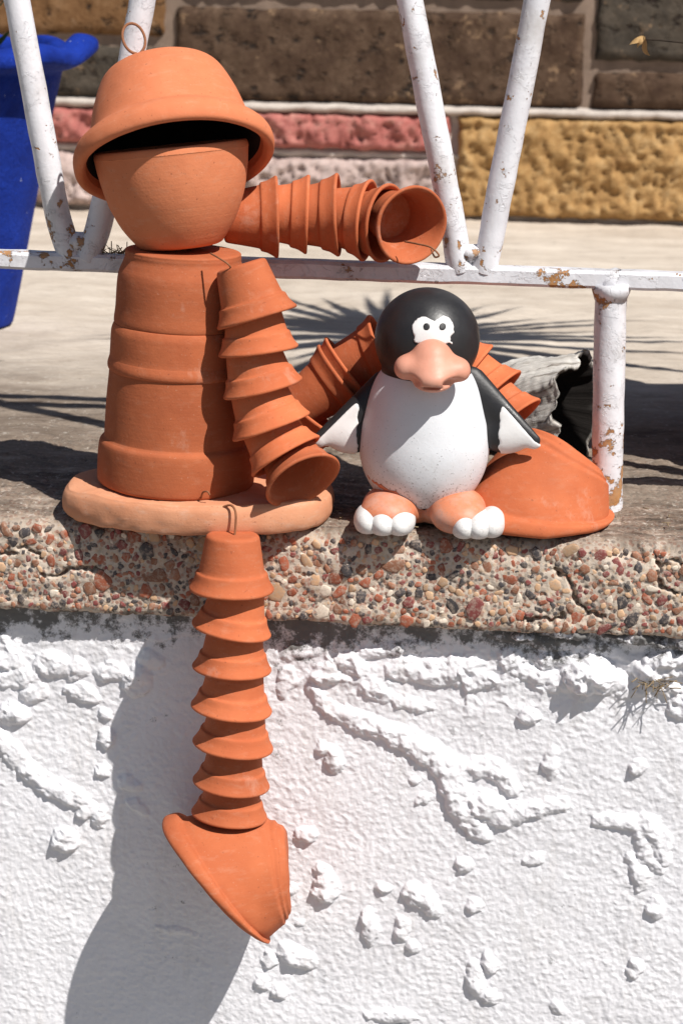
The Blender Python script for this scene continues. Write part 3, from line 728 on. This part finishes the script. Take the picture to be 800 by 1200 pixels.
# bent leg behind the penguin
for (px, py, Y, d_, s) in [(366, 486, .085, (-.55, -.1, -.75), 1.0), (400, 440, .10, (-.78, -.1, -.62), 1.0), (409, 432, .105, (-.78, -.1, -.62), .98), (450, 412, .118, (-.9, 0, -.42), 1.0), (510, 418, .125, (-1, 0, .1), 1.0), (548, 440, .122, (-.80, .1, .6), 1.0), (577, 466, .112, (-.72, .25, .66), 1.0), (598, 496, .100, (-.66, .3, .7), .98)]:
    small_pot('leg_pot', px, py, Y, d_, s)
# feet: skewed pots
def foot_pot(C, uax, vax, nax, scale, hole, hr_, label):
    """uax along the rim line, nax away from the mouth, vax depth axis; px units"""
    C = Vector(C); uax = Vector(uax).normalized(); vax = Vector(vax).normalized(); nax = Vector(nax).normalized()
    prof = [(0.0, 84, 0), (-.015, 88, 0), (-.01, 93, 0), (.03, 96.5, 0), (.09, 97, 0), (.145, 95, 0), (.165, 90, 0), (.18, 87.5, 0), (.24, 86, 0), (.36, 82, 0), (.50, 77, 0), (.64, 72, 0), (.76, 67.5, 0), (.83, 65, 0), (.855, 61.5, 0), (.875, 60, 0), (.915, 59, 0), (.935, 55.5, 0), (.955, 54, 0), (.985, 52, 0), (1.005, 47, 0), (1.01, 40, 0), (1.01, 2, 0)]
    inner = [(1-.05, 2), (1-.05, 40), (.9, 48), (.75, 56), (.5, 68), (.25, 79), (.1, 83), (.0, 82)]
    P0 = (0, 0); P1 = (48, 76); n0_ = (0, 1); n1_ = (.60, .80)
    V = []; th = np.linspace(0, 2*np.pi, 112, endpoint=False)
    allp = [(a, b) for a, b, _ in prof]+inner
    tt = smooth_profile([(b, a*100) for a, b in allp], 3)
    rings = []
    for r_, a100 in tt:
        t = a100/100; s_ = t*t*(3-2*t) if 0 < t < 1 else t; s_ = .35*s_+.65*t
        cx_ = P1[0]*(t**1.15 if t > 0 else 0); cz_ = P1[1]*t
        an = math.atan2(n1_[0], n1_[1])*max(0, t)**1.1
        ux, uz = math.cos(an), -math.sin(an)
        bul = 1-.0*t
        rings.append([(cx_+r_*bul*math.cos(a)*ux, r_*math.sin(a), cz_+r_*bul*math.cos(a)*uz) for a in th])
    L = np.array(rings).transpose(1, 0, 2)
    L = L + (noise3(L/60)*1.8+noise3(L/25)*.8)[..., None]
    Fq = grid_faces(L.shape[0], L.shape[1], True); Lf = L.reshape(-1, 3)
    cen = Lf[Fq].mean(1); hd_ = np.linalg.norm((cen-np.array(hole))*np.array([1, 1, .8]), axis=1); lj = np.minimum.reduce([Fq[:, i_] % L.shape[1] for i_ in range(4)]); Fq = Fq[(hd_ > hr_) | (lj > 64)]
    W = np.array([tuple(C)]) + (Lf[:, :1]*np.array([tuple(uax)]) + Lf[:, 1:2]*np.array([tuple(vax)]) + Lf[:, 2:]*np.array([tuple(nax)]))*U*scale
    o = link('foot_pot', mesh_np('foot_pot', W, Fq[:, ::-1]), TC, fig); o['label'] = label
    return o
im = lambda x, y: r2*x - u2*y        # image direction -> world direction
FYY = -.056
fc = P(250, 1031, FYY)
uax = im(.655, .756); nax = im(.756, -.655)
# turn the foot a little about the vertical so that the mouth does not show
foot_pot(fc, uax, -fwd+up*0, nax, 1.0, (2, -14, 102), 15, 'foot pot hanging in front of the white wall')
fc2 = P(640, 598, .052)
uw = Vector((.80, .50, -.02)); uw = Vector((.76, .52, 0)).normalized(); vw = Vector((0, 0, 1)).cross(uw)
foot_pot(Vector((P(622, 600, .05).x, .068, .003)), uw, vw, (0.0, 0, 1), 1.0, (-90, 0, 90), 0, 'foot pot lying on the ledge beside the penguin')
# wires
def wire(pl, name='wire', r_=.0009):
    V, Fc = tube(spline(pl, 6), r_, 8); link(name, mesh_py(name, V, Fc), WIRE, fig)
wire([P(236, 583, -.020), P(238, 577, -.026), P(243, 576, -.03), P(246, 580, -.03)])
wire([P(257, 596, -.033), P(270, 592, -.038), P(276, 600, -.044), P(276, 618, -.046), P(274, 634, LY)], r_=.0011)
wire([P(247, 297, -.012), P(256, 302, -.022), P(268, 310, -.028), P(272, 318, -.02)])
wire([P(474, 283, .060), P(490, 286, .045), P(505, 290, .036), P(514, 299, .034), P(509, 301, .036), P(505, 292, .04)], r_=.0009)

# ------------------------------------------------------------------ PENGUIN
PY0 = .043
pbase = P(498, 618, PY0)
pen = thing('penguin_figurine', 'painted black and white penguin ornament with orange feet standing on the ledge', 'figurine', (pbase.x, PY0, 0.001))
def satin(name, c, c2=None, rough=.42, dirt=0, chips=0):
    m = M(name, rough, .45); z = m.sep(m.co)
    cc = m.mix(m.ramp(m.noise(18, 5, .6), [(.3, 0), (.7, 1)]), c, c2 or c)
    if dirt:
        lowz = m.ramp(z[2], [(.015, 1), (.09, .25), (.16, 0)])
        g_ = m.ramp(m.math('ADD', m.noise(420, 5, .75), m.math('MULTIPLY', m.math('ADD', lowz, m.math('MULTIPLY', m.noise(25, 3), .6)), .12)), [(.70, 0), (.745, 1)])
        cc = m.mix(m.math('MULTIPLY', g_, dirt), cc, (.13, .11, .10))
        cc = m.mix(m.math('MULTIPLY', m.math('MULTIPLY', m.ramp(m.noise(45, 5, .7), [(.42, 0), (.65, 1)]), lowz), .35), cc, (.50, .46, .43))
    if chips: cc = m.mix(m.ramp(m.noise(50, 6, .7), [(.68, 0), (.71, 1)]), cc, (.55, .20, .11))
    m.col(cc); m.bump(m.noise(90, 4, .6), .0008, .35); m.bump(m.noise(420, 3, .6), .0003, .4); m.rough(m.ramp(m.noise(40, 4), [(.3, rough-.08), (.7, rough+.14)])); return m.m
BLK = satin('black_paint', (.012, .012, .014), (.022, .021, .022), .42)
WHT = satin('white_paint_dirty', (.74, .75, .78), (.66, .67, .70), .5, .85)
WHT2 = satin('white_paint', (.78, .77, .76), (.68, .66, .65), .45, .25)
ORG = satin('orange_paint', (.58, .17, .075), (.62, .23, .12), .5, .3)
BEAK = satin('beak_paint', (.66, .33, .24), (.60, .25, .16), .45)
pu = U*1.005
def sdf_head(p): return ell(p, (-4, 0, 219), (61, 59, 60))
def sdf_torso(p):
    b = ell(p, (-4, 2, 94), (76, 64, 86)); c = ell(p, (-4, 0, 158), (55, 48, 48)); return smin(b, c, 34)
def sdf_body(p):
    return smin(sdf_torso(p), sdf_head(p), 9)
def nets(name, f, lo, hi, h, mat, parent, jit=.0):
    V, Q = surface_nets(f, lo, hi, h); 
    return link(name, mesh_np(name, V*pu, Q), mat, parent)
body = nets('body', sdf_body, (-90, -75, 5), (85, 75, 285), 2.4, BLK, pen)
def belly(p):
    wv = fbm(p, .06, 2)*3
    reg = np.maximum(p[..., 1]-(4+.0*p[..., 2])-wv, p[..., 2]-186-wv)
    sh = (np.abs(p[..., 0]+4)-(52+(186-p[..., 2])*.62))+wv      # shoulders
    return smax(sdf_torso(p)-1.0, smax(smax(reg, sh, 4), 22-p[..., 2]+wv, 3), 1.2)
nets('belly', belly, (-90, -75, 8), (85, 20, 200), 1.6, WHT, pen)
def beak(p):
    x = (p-np.array([5, 0, 0]))*np.array([1.07, 1, 1])
    a = ell(x, (0, -62, 211), (23, 21, 19)); b = ell(x, (0, -66, 198), (36, 24, 13)); c = ell(x, (3, -84, 188), (23, 19, 13))
    l = ell(x, (-33, -66, 197), (12, 17, 12)); r_ = ell(x, (35, -66, 196), (12, 17, 12)); lo = ell(x, (2, -70, 181), (22, 22, 9))
    s = smin(smin(a, b, 18), smin(l, r_, 4), 14); s = smin(s, c, 14); s = smin(s, lo, 6)
    for sx in (-24, 27):
        s = smax(s, -ell(x, (sx, -92, 185), (12, 13, 5)), 6)
    s = smax(s, -ell(x, (2, -102, 180), (22, 14, 2)), 2)
    return s
nets('beak', beak, (-55, -108, 148), (65, -35, 240), 1.5, BEAK, pen)
def patch(p):
    a = np.hypot((p[..., 0]+6)/12.5, (p[..., 2]-241)/12)-1; b = np.hypot((p[..., 0]-16)/12.5, (p[..., 2]-241)/12)-1; c = np.maximum(np.abs(p[..., 0]-5)/21, np.abs(p[..., 2]-236)/12)-1
    reg = smin(smin(a, b, .35), c, .15)*12+fbm(p, .12, 3)*1.8
    return smax(sdf_head(p)-1.5, np.maximum(reg, p[..., 1]+20), 1)
ep = nets('eye_patch', patch, (-32, -70, 205), (40, -20, 260), 1.2, WHT2, pen)
for sx in (-2.5, 15.5):
    dd = nets('pupil', lambda p: smax(sdf_head(p)-2.2, np.maximum(np.hypot(p[..., 0]-sx, p[..., 2]-243)-3.9, p[..., 1]+20), .6), (sx-7, -70, 235), (sx+7, -40, 250), .8, BLK, ep)
def flip(s):
    if s < 0: a, b, cut = (-48, 6, 152), (-126, -16, 99), (-82, -1)
    else: a, b, cut = (44, 6, 160), (124, -16, 106), (84, 1)
    def f(p):
        base = cone_cap(p, a, b, 28, 8, (1, .48, 1))
        lob = ell(p, (s*90, -6, 99 if s < 0 else 106), (26, 11, 18)); return smin(base, lob, 10)
    def up_line(p):      # a black strip is left along the upper edge
        dx, dz = b[0]-a[0], b[2]-a[2]; L_ = math.hypot(dx, dz); t = np.clip(((p[..., 0]-a[0])*dx+(p[..., 2]-a[2])*dz)/L_/L_, 0, 1)
        nrm = ((p[..., 2]-a[2])*abs(dx)+(p[..., 0]-a[0])*(-dz)*np.sign(dx))/L_
        return nrm-(28-20*t)+7
    fl = nets('flipper', f, (min(a[0], b[0])-36, -45, 60), (max(a[0], b[0])+36, 40, 200), 1.8, BLK, pen)
    nets('flipper_tip', lambda p: smax(f(p)-1.0, smax(np.maximum(-(p[..., 0]-cut[0])*cut[1]+fbm(p, .08, 2)*3, p[..., 1]+8), up_line(p), 5), 1), (min(a[0], b[0])-36, -45, 60), (max(a[0], b[0])+36, 20, 200), 1.4, WHT2, fl)
flip(-1); flip(1)
for s in (-1, 1):
    cx_ = -40 if s < 0 else 38
    def ft(p): return smax(smin(smin(ell(p, (cx_, -22, 22), (34, 46, 25)), ell(p, (cx_+s*4, -52, 20), (31, 26, 19)), 12), ell(p, (cx_*.3, 0, 20), (32, 34, 22)), 10), 1-p[..., 2], 3)
    fo = nets('foot', ft, (-90, -90, 0), (90, 50, 60), 2, ORG, pen)
    tx = [(-64, -58, 14.5), (-46, -63, 15.5), (-27, -60, 15)] if s < 0 else [(48, -62, 14), (64, -61, 15), (79, -53, 13.5)]
    for (x_, y_, r_) in tx:
        nets('toe', lambda p: smax(ell(p, (x_, y_+9, 13), (r_+3, 34, 18)), -p[..., 2], 3), (x_-20, y_-34, -1), (x_+20, y_+30, 42), 1.6, WHT2, fo)
# bare clay where the paint has come off, low on the belly
V, Q = surface_nets(lambda p: smax(sdf_torso(p)-1.9, np.minimum(np.hypot((p[..., 0]+44)/18, (p[..., 2]-46-(p[..., 0]+44)*-.45)/3.2), np.hypot((p[..., 0]+34)/4, (p[..., 2]-40)/8))-1+fbm(p, .15, 3)*.7, .6), (-75, -70, 15), (-20, 0, 75), 1.2)
link('bare_patch', mesh_np('bare_patch', V*pu, Q), satin('bare_clay', (.66, .20, .10), (.58, .24, .14), .7), pen)

# ------------------------------------------------------------------ WEATHERED LOG
def mat_wood():
    m = M('weathered_wood', .9, .1); at = m.n('ShaderNodeAttribute'); at.attribute_name = 'flow'
    gr = m.noise(4.6, 9, .74, at.outputs['Vector'], None, .5)
    c = m.ramp(gr, [(.30, (.05, .04, .032)), (.385, (.26, .23, .20)), (.46, (.50, .47, .43)), (.62, (.68, .65, .61))])
    ch = m.n('ShaderNodeVertexColor'); ch.layer_name = 'end_black'; c = m.mix(ch.outputs[0], c, (.012, .010, .009))
    m.col(c); m.bump(gr, .003, .8); return m.m
log = thing('weathered_log', 'gnarled grey driftwood log with a black hollow end lying on the terrace behind the post', 'log')
nS, nT = 96, 96
le = G(672, 536)
pl = spline([Vector((le.x-.27, le.y+.05, .024)), Vector((le.x-.18, le.y+.045, .030)), Vector((le.x-.10, le.y+.03, .042)), Vector((le.x-.045, le.y+.012, .056)), Vector((le.x+.006, le.y-.012, .058))], 24)
pl = pl[:nS]; nS = len(pl)
rad = np.interp(np.linspace(0, 1, nS), [0, .3, .6, .85, 1], [.024, .032, .044, .056, .060])
V, _ = tube(pl, list(rad), nT, False)
V = V.reshape(nS, nT, 3); c_ = V.mean(1, keepdims=True)
S_, T_ = np.meshgrid(np.linspace(0, 1, nS), np.linspace(0, 1, nT, endpoint=False), indexing='ij')
tw = T_*2*np.pi+S_*1.5
gn = fbm(pts(np.cos(tw)*1.2, np.sin(tw)*1.2, S_*2.0), 1.0, 3, .5)*.22 - np.abs(fbm(pts(np.cos(tw)*4, np.sin(tw)*4, S_*1.2), 1.0, 3))*.07 - np.abs(fbm(pts(np.cos(tw)*9, np.sin(tw)*9, S_*1.6), 1.2, 3))*.05
V = c_ + (V-c_)*(1+gn[..., None]); V[..., 2] = np.maximum(V[..., 2], -.006)
# ragged end turned inwards
axd = (c_[-1]-c_[-6])[0]; axd = axd/np.linalg.norm(axd)
V[-8:] = V[-8:] + axd*(fbm(pts(np.cos(tw[-8:])*2, np.sin(tw[-8:])*2, tw[-8:]*0), 1.3, 3)*.012*np.linspace(0, 1, 8)[:, None])[..., None]
inner = [c_[-1] + (V[-1]-c_[-1])*f_ - axd*dp_ for f_, dp_ in ((.90, .002), (.78, .014), (.62, .034), (.35, .045), (.02, .048))]
VV = np.concatenate([V, np.stack(inner)], 0); Q = grid_faces(nS+5, nT)[:, ::-1]; 
idx = np.arange((nS+5)*nT).reshape(nS+5, nT); Q = np.concatenate([Q, np.stack([idx[:-1, -1], idx[1:, -1], idx[1:, 0], idx[:-1, 0]], -1)[:, ::-1]])
me = mesh_np('trunk', VV.reshape(-1, 3), Q)
uvl = me.uv_layers.new(name='UVMap'); li = np.zeros(len(me.loops), np.int32); me.loops.foreach_get('vertex_index', li)
uvs = np.stack([(li//nT)/nS*1.0, np.abs((li % nT)/nT-.5)*2], -1); uvl.data.foreach_set('uv', uvs.astype(np.float32).ravel())
cl = me.color_attributes.new('end_black', 'FLOAT_COLOR', 'POINT'); s__ = np.repeat(np.arange(nS+5)/nS, nT); nz = noise3(VV.reshape(-1, 3)*45)
cv = np.clip((s__-.992+nz*.006)/.006, 0, 1); cl.data.foreach_set('color', np.stack([cv, cv, cv, cv*0+1], -1).astype(np.float32).ravel())  # the hollow inner end of the log is coloured near black
fa = me.attributes.new('flow', 'FLOAT_VECTOR', 'POINT'); tw_ = np.concatenate([tw, np.repeat(tw[-1:], 5, 0)], 0).ravel()
fa.data.foreach_set('vector', np.stack([np.cos(tw_)*2.6, np.sin(tw_)*2.6, s__*1.1], -1).astype(np.float32).ravel())
link('trunk', me, mat_wood(), log)

# ------------------------------------------------------------------ BLUE POT
def mat_blue():
    m = M('blue_paint', .75, .15); c = m.mix(m.ramp(m.noise(25, 6, .7), [(.35, 0), (.65, 1)]), (.005, .022, .21), (.009, .038, .33))
    c = m.mix(m.ramp(m.noise(130, 3, .6), [(.71, 0), (.73, 1)]), c, (.45, .50, .62))
    m.col(c); m.bump(m.noise(110, 6, .75), .004, 1); return m.m
bpos = G(-72, 378); bsc = (bpos-cam_loc).dot(fwd)/D*U
bp = thing('blue_planter', 'tall blue planter with wavy rim standing on the terrace at the left', 'planter', (bpos.x, bpos.y, 0))
V, Fc = lathe(smooth_profile([(0, 0), (70, 0), (84, 3), (90, 15), (118, 150), (138, 245), (146, 278), (150, 292), (164, 296), (173, 299), (183, 305), (183, 317), (172, 323), (158, 323), (150, 314), (144, 298), (140, 280), (60, 274), (0, 274)], 4), 120, .010, 3)
th = np.arctan2(V[:, 1], V[:, 0]); up_m = np.clip((V[:, 2]-283)/20, 0, 1); wv = np.sin(th*9)*5*up_m + np.sin(th*5+1)*4*up_m
V[:, 2] += wv; V[:, :2] *= (1+wv*.004)[:, None]
link('pot', mesh_np('pot', V*bsc, Fc), mat_blue(), bp)
V, Fc = lathe([(0, 290), (60, 292), (110, 288), (141, 284)], 60); V[:, 2] += fbm(V, .06, 3)*6
link('soil', mesh_np('soil', V*bsc, Fc), simple_mat('potting_soil', (.03, .02, .015), (.08, .055, .04), 40), bp)
LEAF = simple_mat('green_leaf', (.05, .13, .03), (.10, .20, .05), 20, .5, .001); DRY = simple_mat('dry_leaf', (.42, .24, .09), (.62, .42, .20), 60, .7, .001)
def blade(name, base, tip, wid, droop, mat, parent, n=10, fold=.25):
    base = Vector(base); tip = Vector(tip); d_ = tip-base; sd = d_.cross(Vector((0, 0, 1)))
    sd = (sd if sd.length > 1e-5 else Vector((1, 0, 0))).normalized(); nn = sd.cross(d_).normalized(); V = []; Fc = []
    for i in range(n+1):
        t = i/n; c = base+d_*t+Vector((0, 0, -droop*t*t)); w_ = wid*(math.sin(math.pi*min(1, t*.9+.1))**.6)*(1-t**3)
        V += [c-sd*w_, c+nn*(-w_*fold), c+sd*w_]
    for i in range(n):
        a = i*3; Fc += [(a, a+1, a+4, a+3), (a+1, a+2, a+5, a+4)]
    return link(name, mesh_py(name, V, Fc), mat, parent)
rp = random.Random(11)
cb_ = Vector((0, 0, 280*bsc))
for i in range(22):
    a = rp.uniform(0, 6.28); r_ = rp.uniform(.05, .13); hgt = rp.uniform(.02, .22)
    blade('leaf', cb_+Vector((math.cos(a)*.02, math.sin(a)*.02, .0)), cb_+Vector((math.cos(a)*r_, math.sin(a)*r_, hgt)), rp.uniform(.008, .016), .03, LEAF, bp)
lf = P(-14, 62, bpos.y-.03)-Vector((bpos.x, bpos.y, 0)); blade('leaf', lf, P(14, 34, bpos.y-.04)-Vector((bpos.x, bpos.y, 0)), .014, .0, LEAF, bp)

# ------------------------------------------------------------------ YUCCA (right of the frame, throws the spiky shade)
yc = G(455, 392); t_ = .50; yb = yc + Vector((1.1, -1.0, 2.0))*t_
yuc = thing('potted_yucca', 'tall spiky yucca in a clay trough on the terrace past the right end', 'plant', (yb.x, yb.y, 0))
ox0, ox1, oy0, oy1, TH_ = .405-yb.x, .92-yb.x, .235-yb.y, .60-yb.y, .37
def rect(x0, x1, y0, y1, z): return [(x0, y0, z), (x1, y0, z), (x1, y1, z), (x0, y1, z)]
V = rect(ox0+.02, ox1-.02, oy0+.02, oy1-.02, 0)+rect(ox0+.008, ox1-.008, oy0+.008, oy1-.008, TH_-.04)+rect(ox0, ox1, oy0, oy1, TH_-.037)+rect(ox0, ox1, oy0, oy1, TH_)+rect(ox0+.02, ox1-.02, oy0+.02, oy1-.02, TH_)+rect(ox0+.02, ox1-.02, oy0+.02, oy1-.02, TH_-.05)
Fc = [(0, 3, 2, 1)]+[(4*j+i, 4*j+(i+1) % 4, 4*j+4+(i+1) % 4, 4*j+4+i) for j in range(5) for i in range(4)]
link('trough', mesh_py('trough', V, Fc, False), TC, yuc)
V, Fc = lathe([(0, .01), (.3, .008), (.6, 0), (1, 0)], 4); V = mesh_py('soil', rect(ox0+.02, ox1-.02, oy0+.02, oy1-.02, TH_-.03), [(0, 1, 2, 3)], False); link('soil', V, simple_mat('trough_soil', (.03, .02, .015), (.08, .055, .04), 40), yuc)
BARK = simple_mat('yucca_bark', (.14, .10, .07), (.26, .20, .14), 40, .9, .006)
V, Fc = tube([(0, 0, .30), (.012, 0, .4), (-.005, .01, .7), (0, 0, yb.z)], [.034, .028, .026, .022], 16); link('trunk', mesh_py('trunk', V, Fc), BARK, yuc)
rp = random.Random(4)
for i in range(54):
    a = i*2.399; el = math.asin(max(-.45, 1-1.45*(i+.5)/54)); L_ = rp.uniform(.34, .52)
    d_ = Vector((math.cos(a)*math.cos(el), math.sin(a)*math.cos(el), math.sin(el)))
    blade('leaf', Vector((0, 0, yb.z-.03))+d_*.01, Vector((0, 0, yb.z-.03))+d_*L_, rp.uniform(.011, .016), rp.uniform(.03, .10), LEAF, yuc)

# ------------------------------------------------------------------ DRY TWIG with a curled leaf
tw = thing('dry_twig', 'thin dark twig with one curled brown leaf reaching in front of the back wall', 'twig')
tl = [P(753, 46, .45), P(770, 47, .46), P(800, 50, .47), P(860, 55, .49), Vector((yb.x, yb.y, .43))]
V, Fc = tube(spline(tl, 6), .0009, 6); link('stem', mesh_py('stem', V, Fc), simple_mat('dark_twig', (.02, .015, .012), (.05, .035, .025), 50), tw)
def curl(a, b, wid, k_):
    V, Fc = [], []; a = Vector(a); b = Vector(b); n = 10
    for i in range(n+1):
        t = i/n; c = a.lerp(b, t)+Vector((math.sin(t*4+k_)*.003, math.cos(t*5+k_)*.003, math.sin(t*3+k_)*.003)); w_ = wid*math.sin(math.pi*(.08+.9*t))
        ang = t*2.4+k_; s_ = Vector((math.cos(ang)*.6, .5, math.sin(ang)*.8))
        V += [c-s_*w_, c+Vector((0, .35*w_, -.5*w_)), c+s_*w_]
    for i in range(n):
        q_ = i*3; Fc += [(q_, q_+1, q_+4, q_+3), (q_+1, q_+2, q_+5, q_+4)]
    link('dry_leaf', mesh_py('dry_leaf', V, Fc), DRY, tw)
curl(P(752, 46, .45), P(740, 52, .45), .004, .3); curl(P(752, 46, .45), P(762, 62, .45), .0045, 2.0); curl(P(750, 46, .45), P(750, 54, .445), .0035, 1.0)

# ------------------------------------------------------------------ small debris
DEB = simple_mat('dry_straw', (.16, .11, .06), (.34, .26, .16), 60, .9, .0005)
rp = random.Random(21)
def straws(name, label, base_fn, n, ln, r_=.0005):
    Vs, Fs = [], []; off = 0
    for i in range(n):
        b, d_ = base_fn(); L_ = ln*rp.uniform(.4, 1.2)
        V, Fc = tube([b, b+d_*L_*.5+Vector((rp.uniform(-1, 1), rp.uniform(-1, 1), rp.uniform(-1, 1)))*L_*.08, b+d_*L_], r_*rp.uniform(.6, 1.4), 4)
        Vs.append(V); Fs += [tuple(j+off for j in f) for f in Fc]; off += len(V)
    o = link(name, mesh_py(name, np.vstack(Vs), Fs), DEB); tag(o, kind='stuff', label=label, cat='debris'); return o
def b1():
    c = P(rp.uniform(112, 150), 297, RY-.004); c.z = ext(c.x).z+.0095; return c, Vector((rp.uniform(-1, 1), rp.uniform(-.5, .5), rp.uniform(0, .6))).normalized()
straws('dry_needles', 'dry needles caught on the white rail beside the clay head', b1, 40, .012)
def b2():
    c = P(rp.gauss(768, 16), rp.gauss(800, 4), WY-.012); return c, Vector((rp.uniform(-1, 1), rp.uniform(-.8, .1), rp.uniform(-1, .5))).normalized()
straws('dead_grass', 'dead grass stalks stuck in the plaster under the right end of the ledge', b2, 26, .018)
def b3():
    c = G(rp.uniform(300, 800), rp.uniform(596, 622)); c.z = .003; return c, Vector((rp.uniform(-1, 1), rp.uniform(-1, 1), rp.uniform(-.05, .15))).normalized()
straws('leaf_litter', 'scattered dry bits lying on top of the ledge', b3, 40, .010)
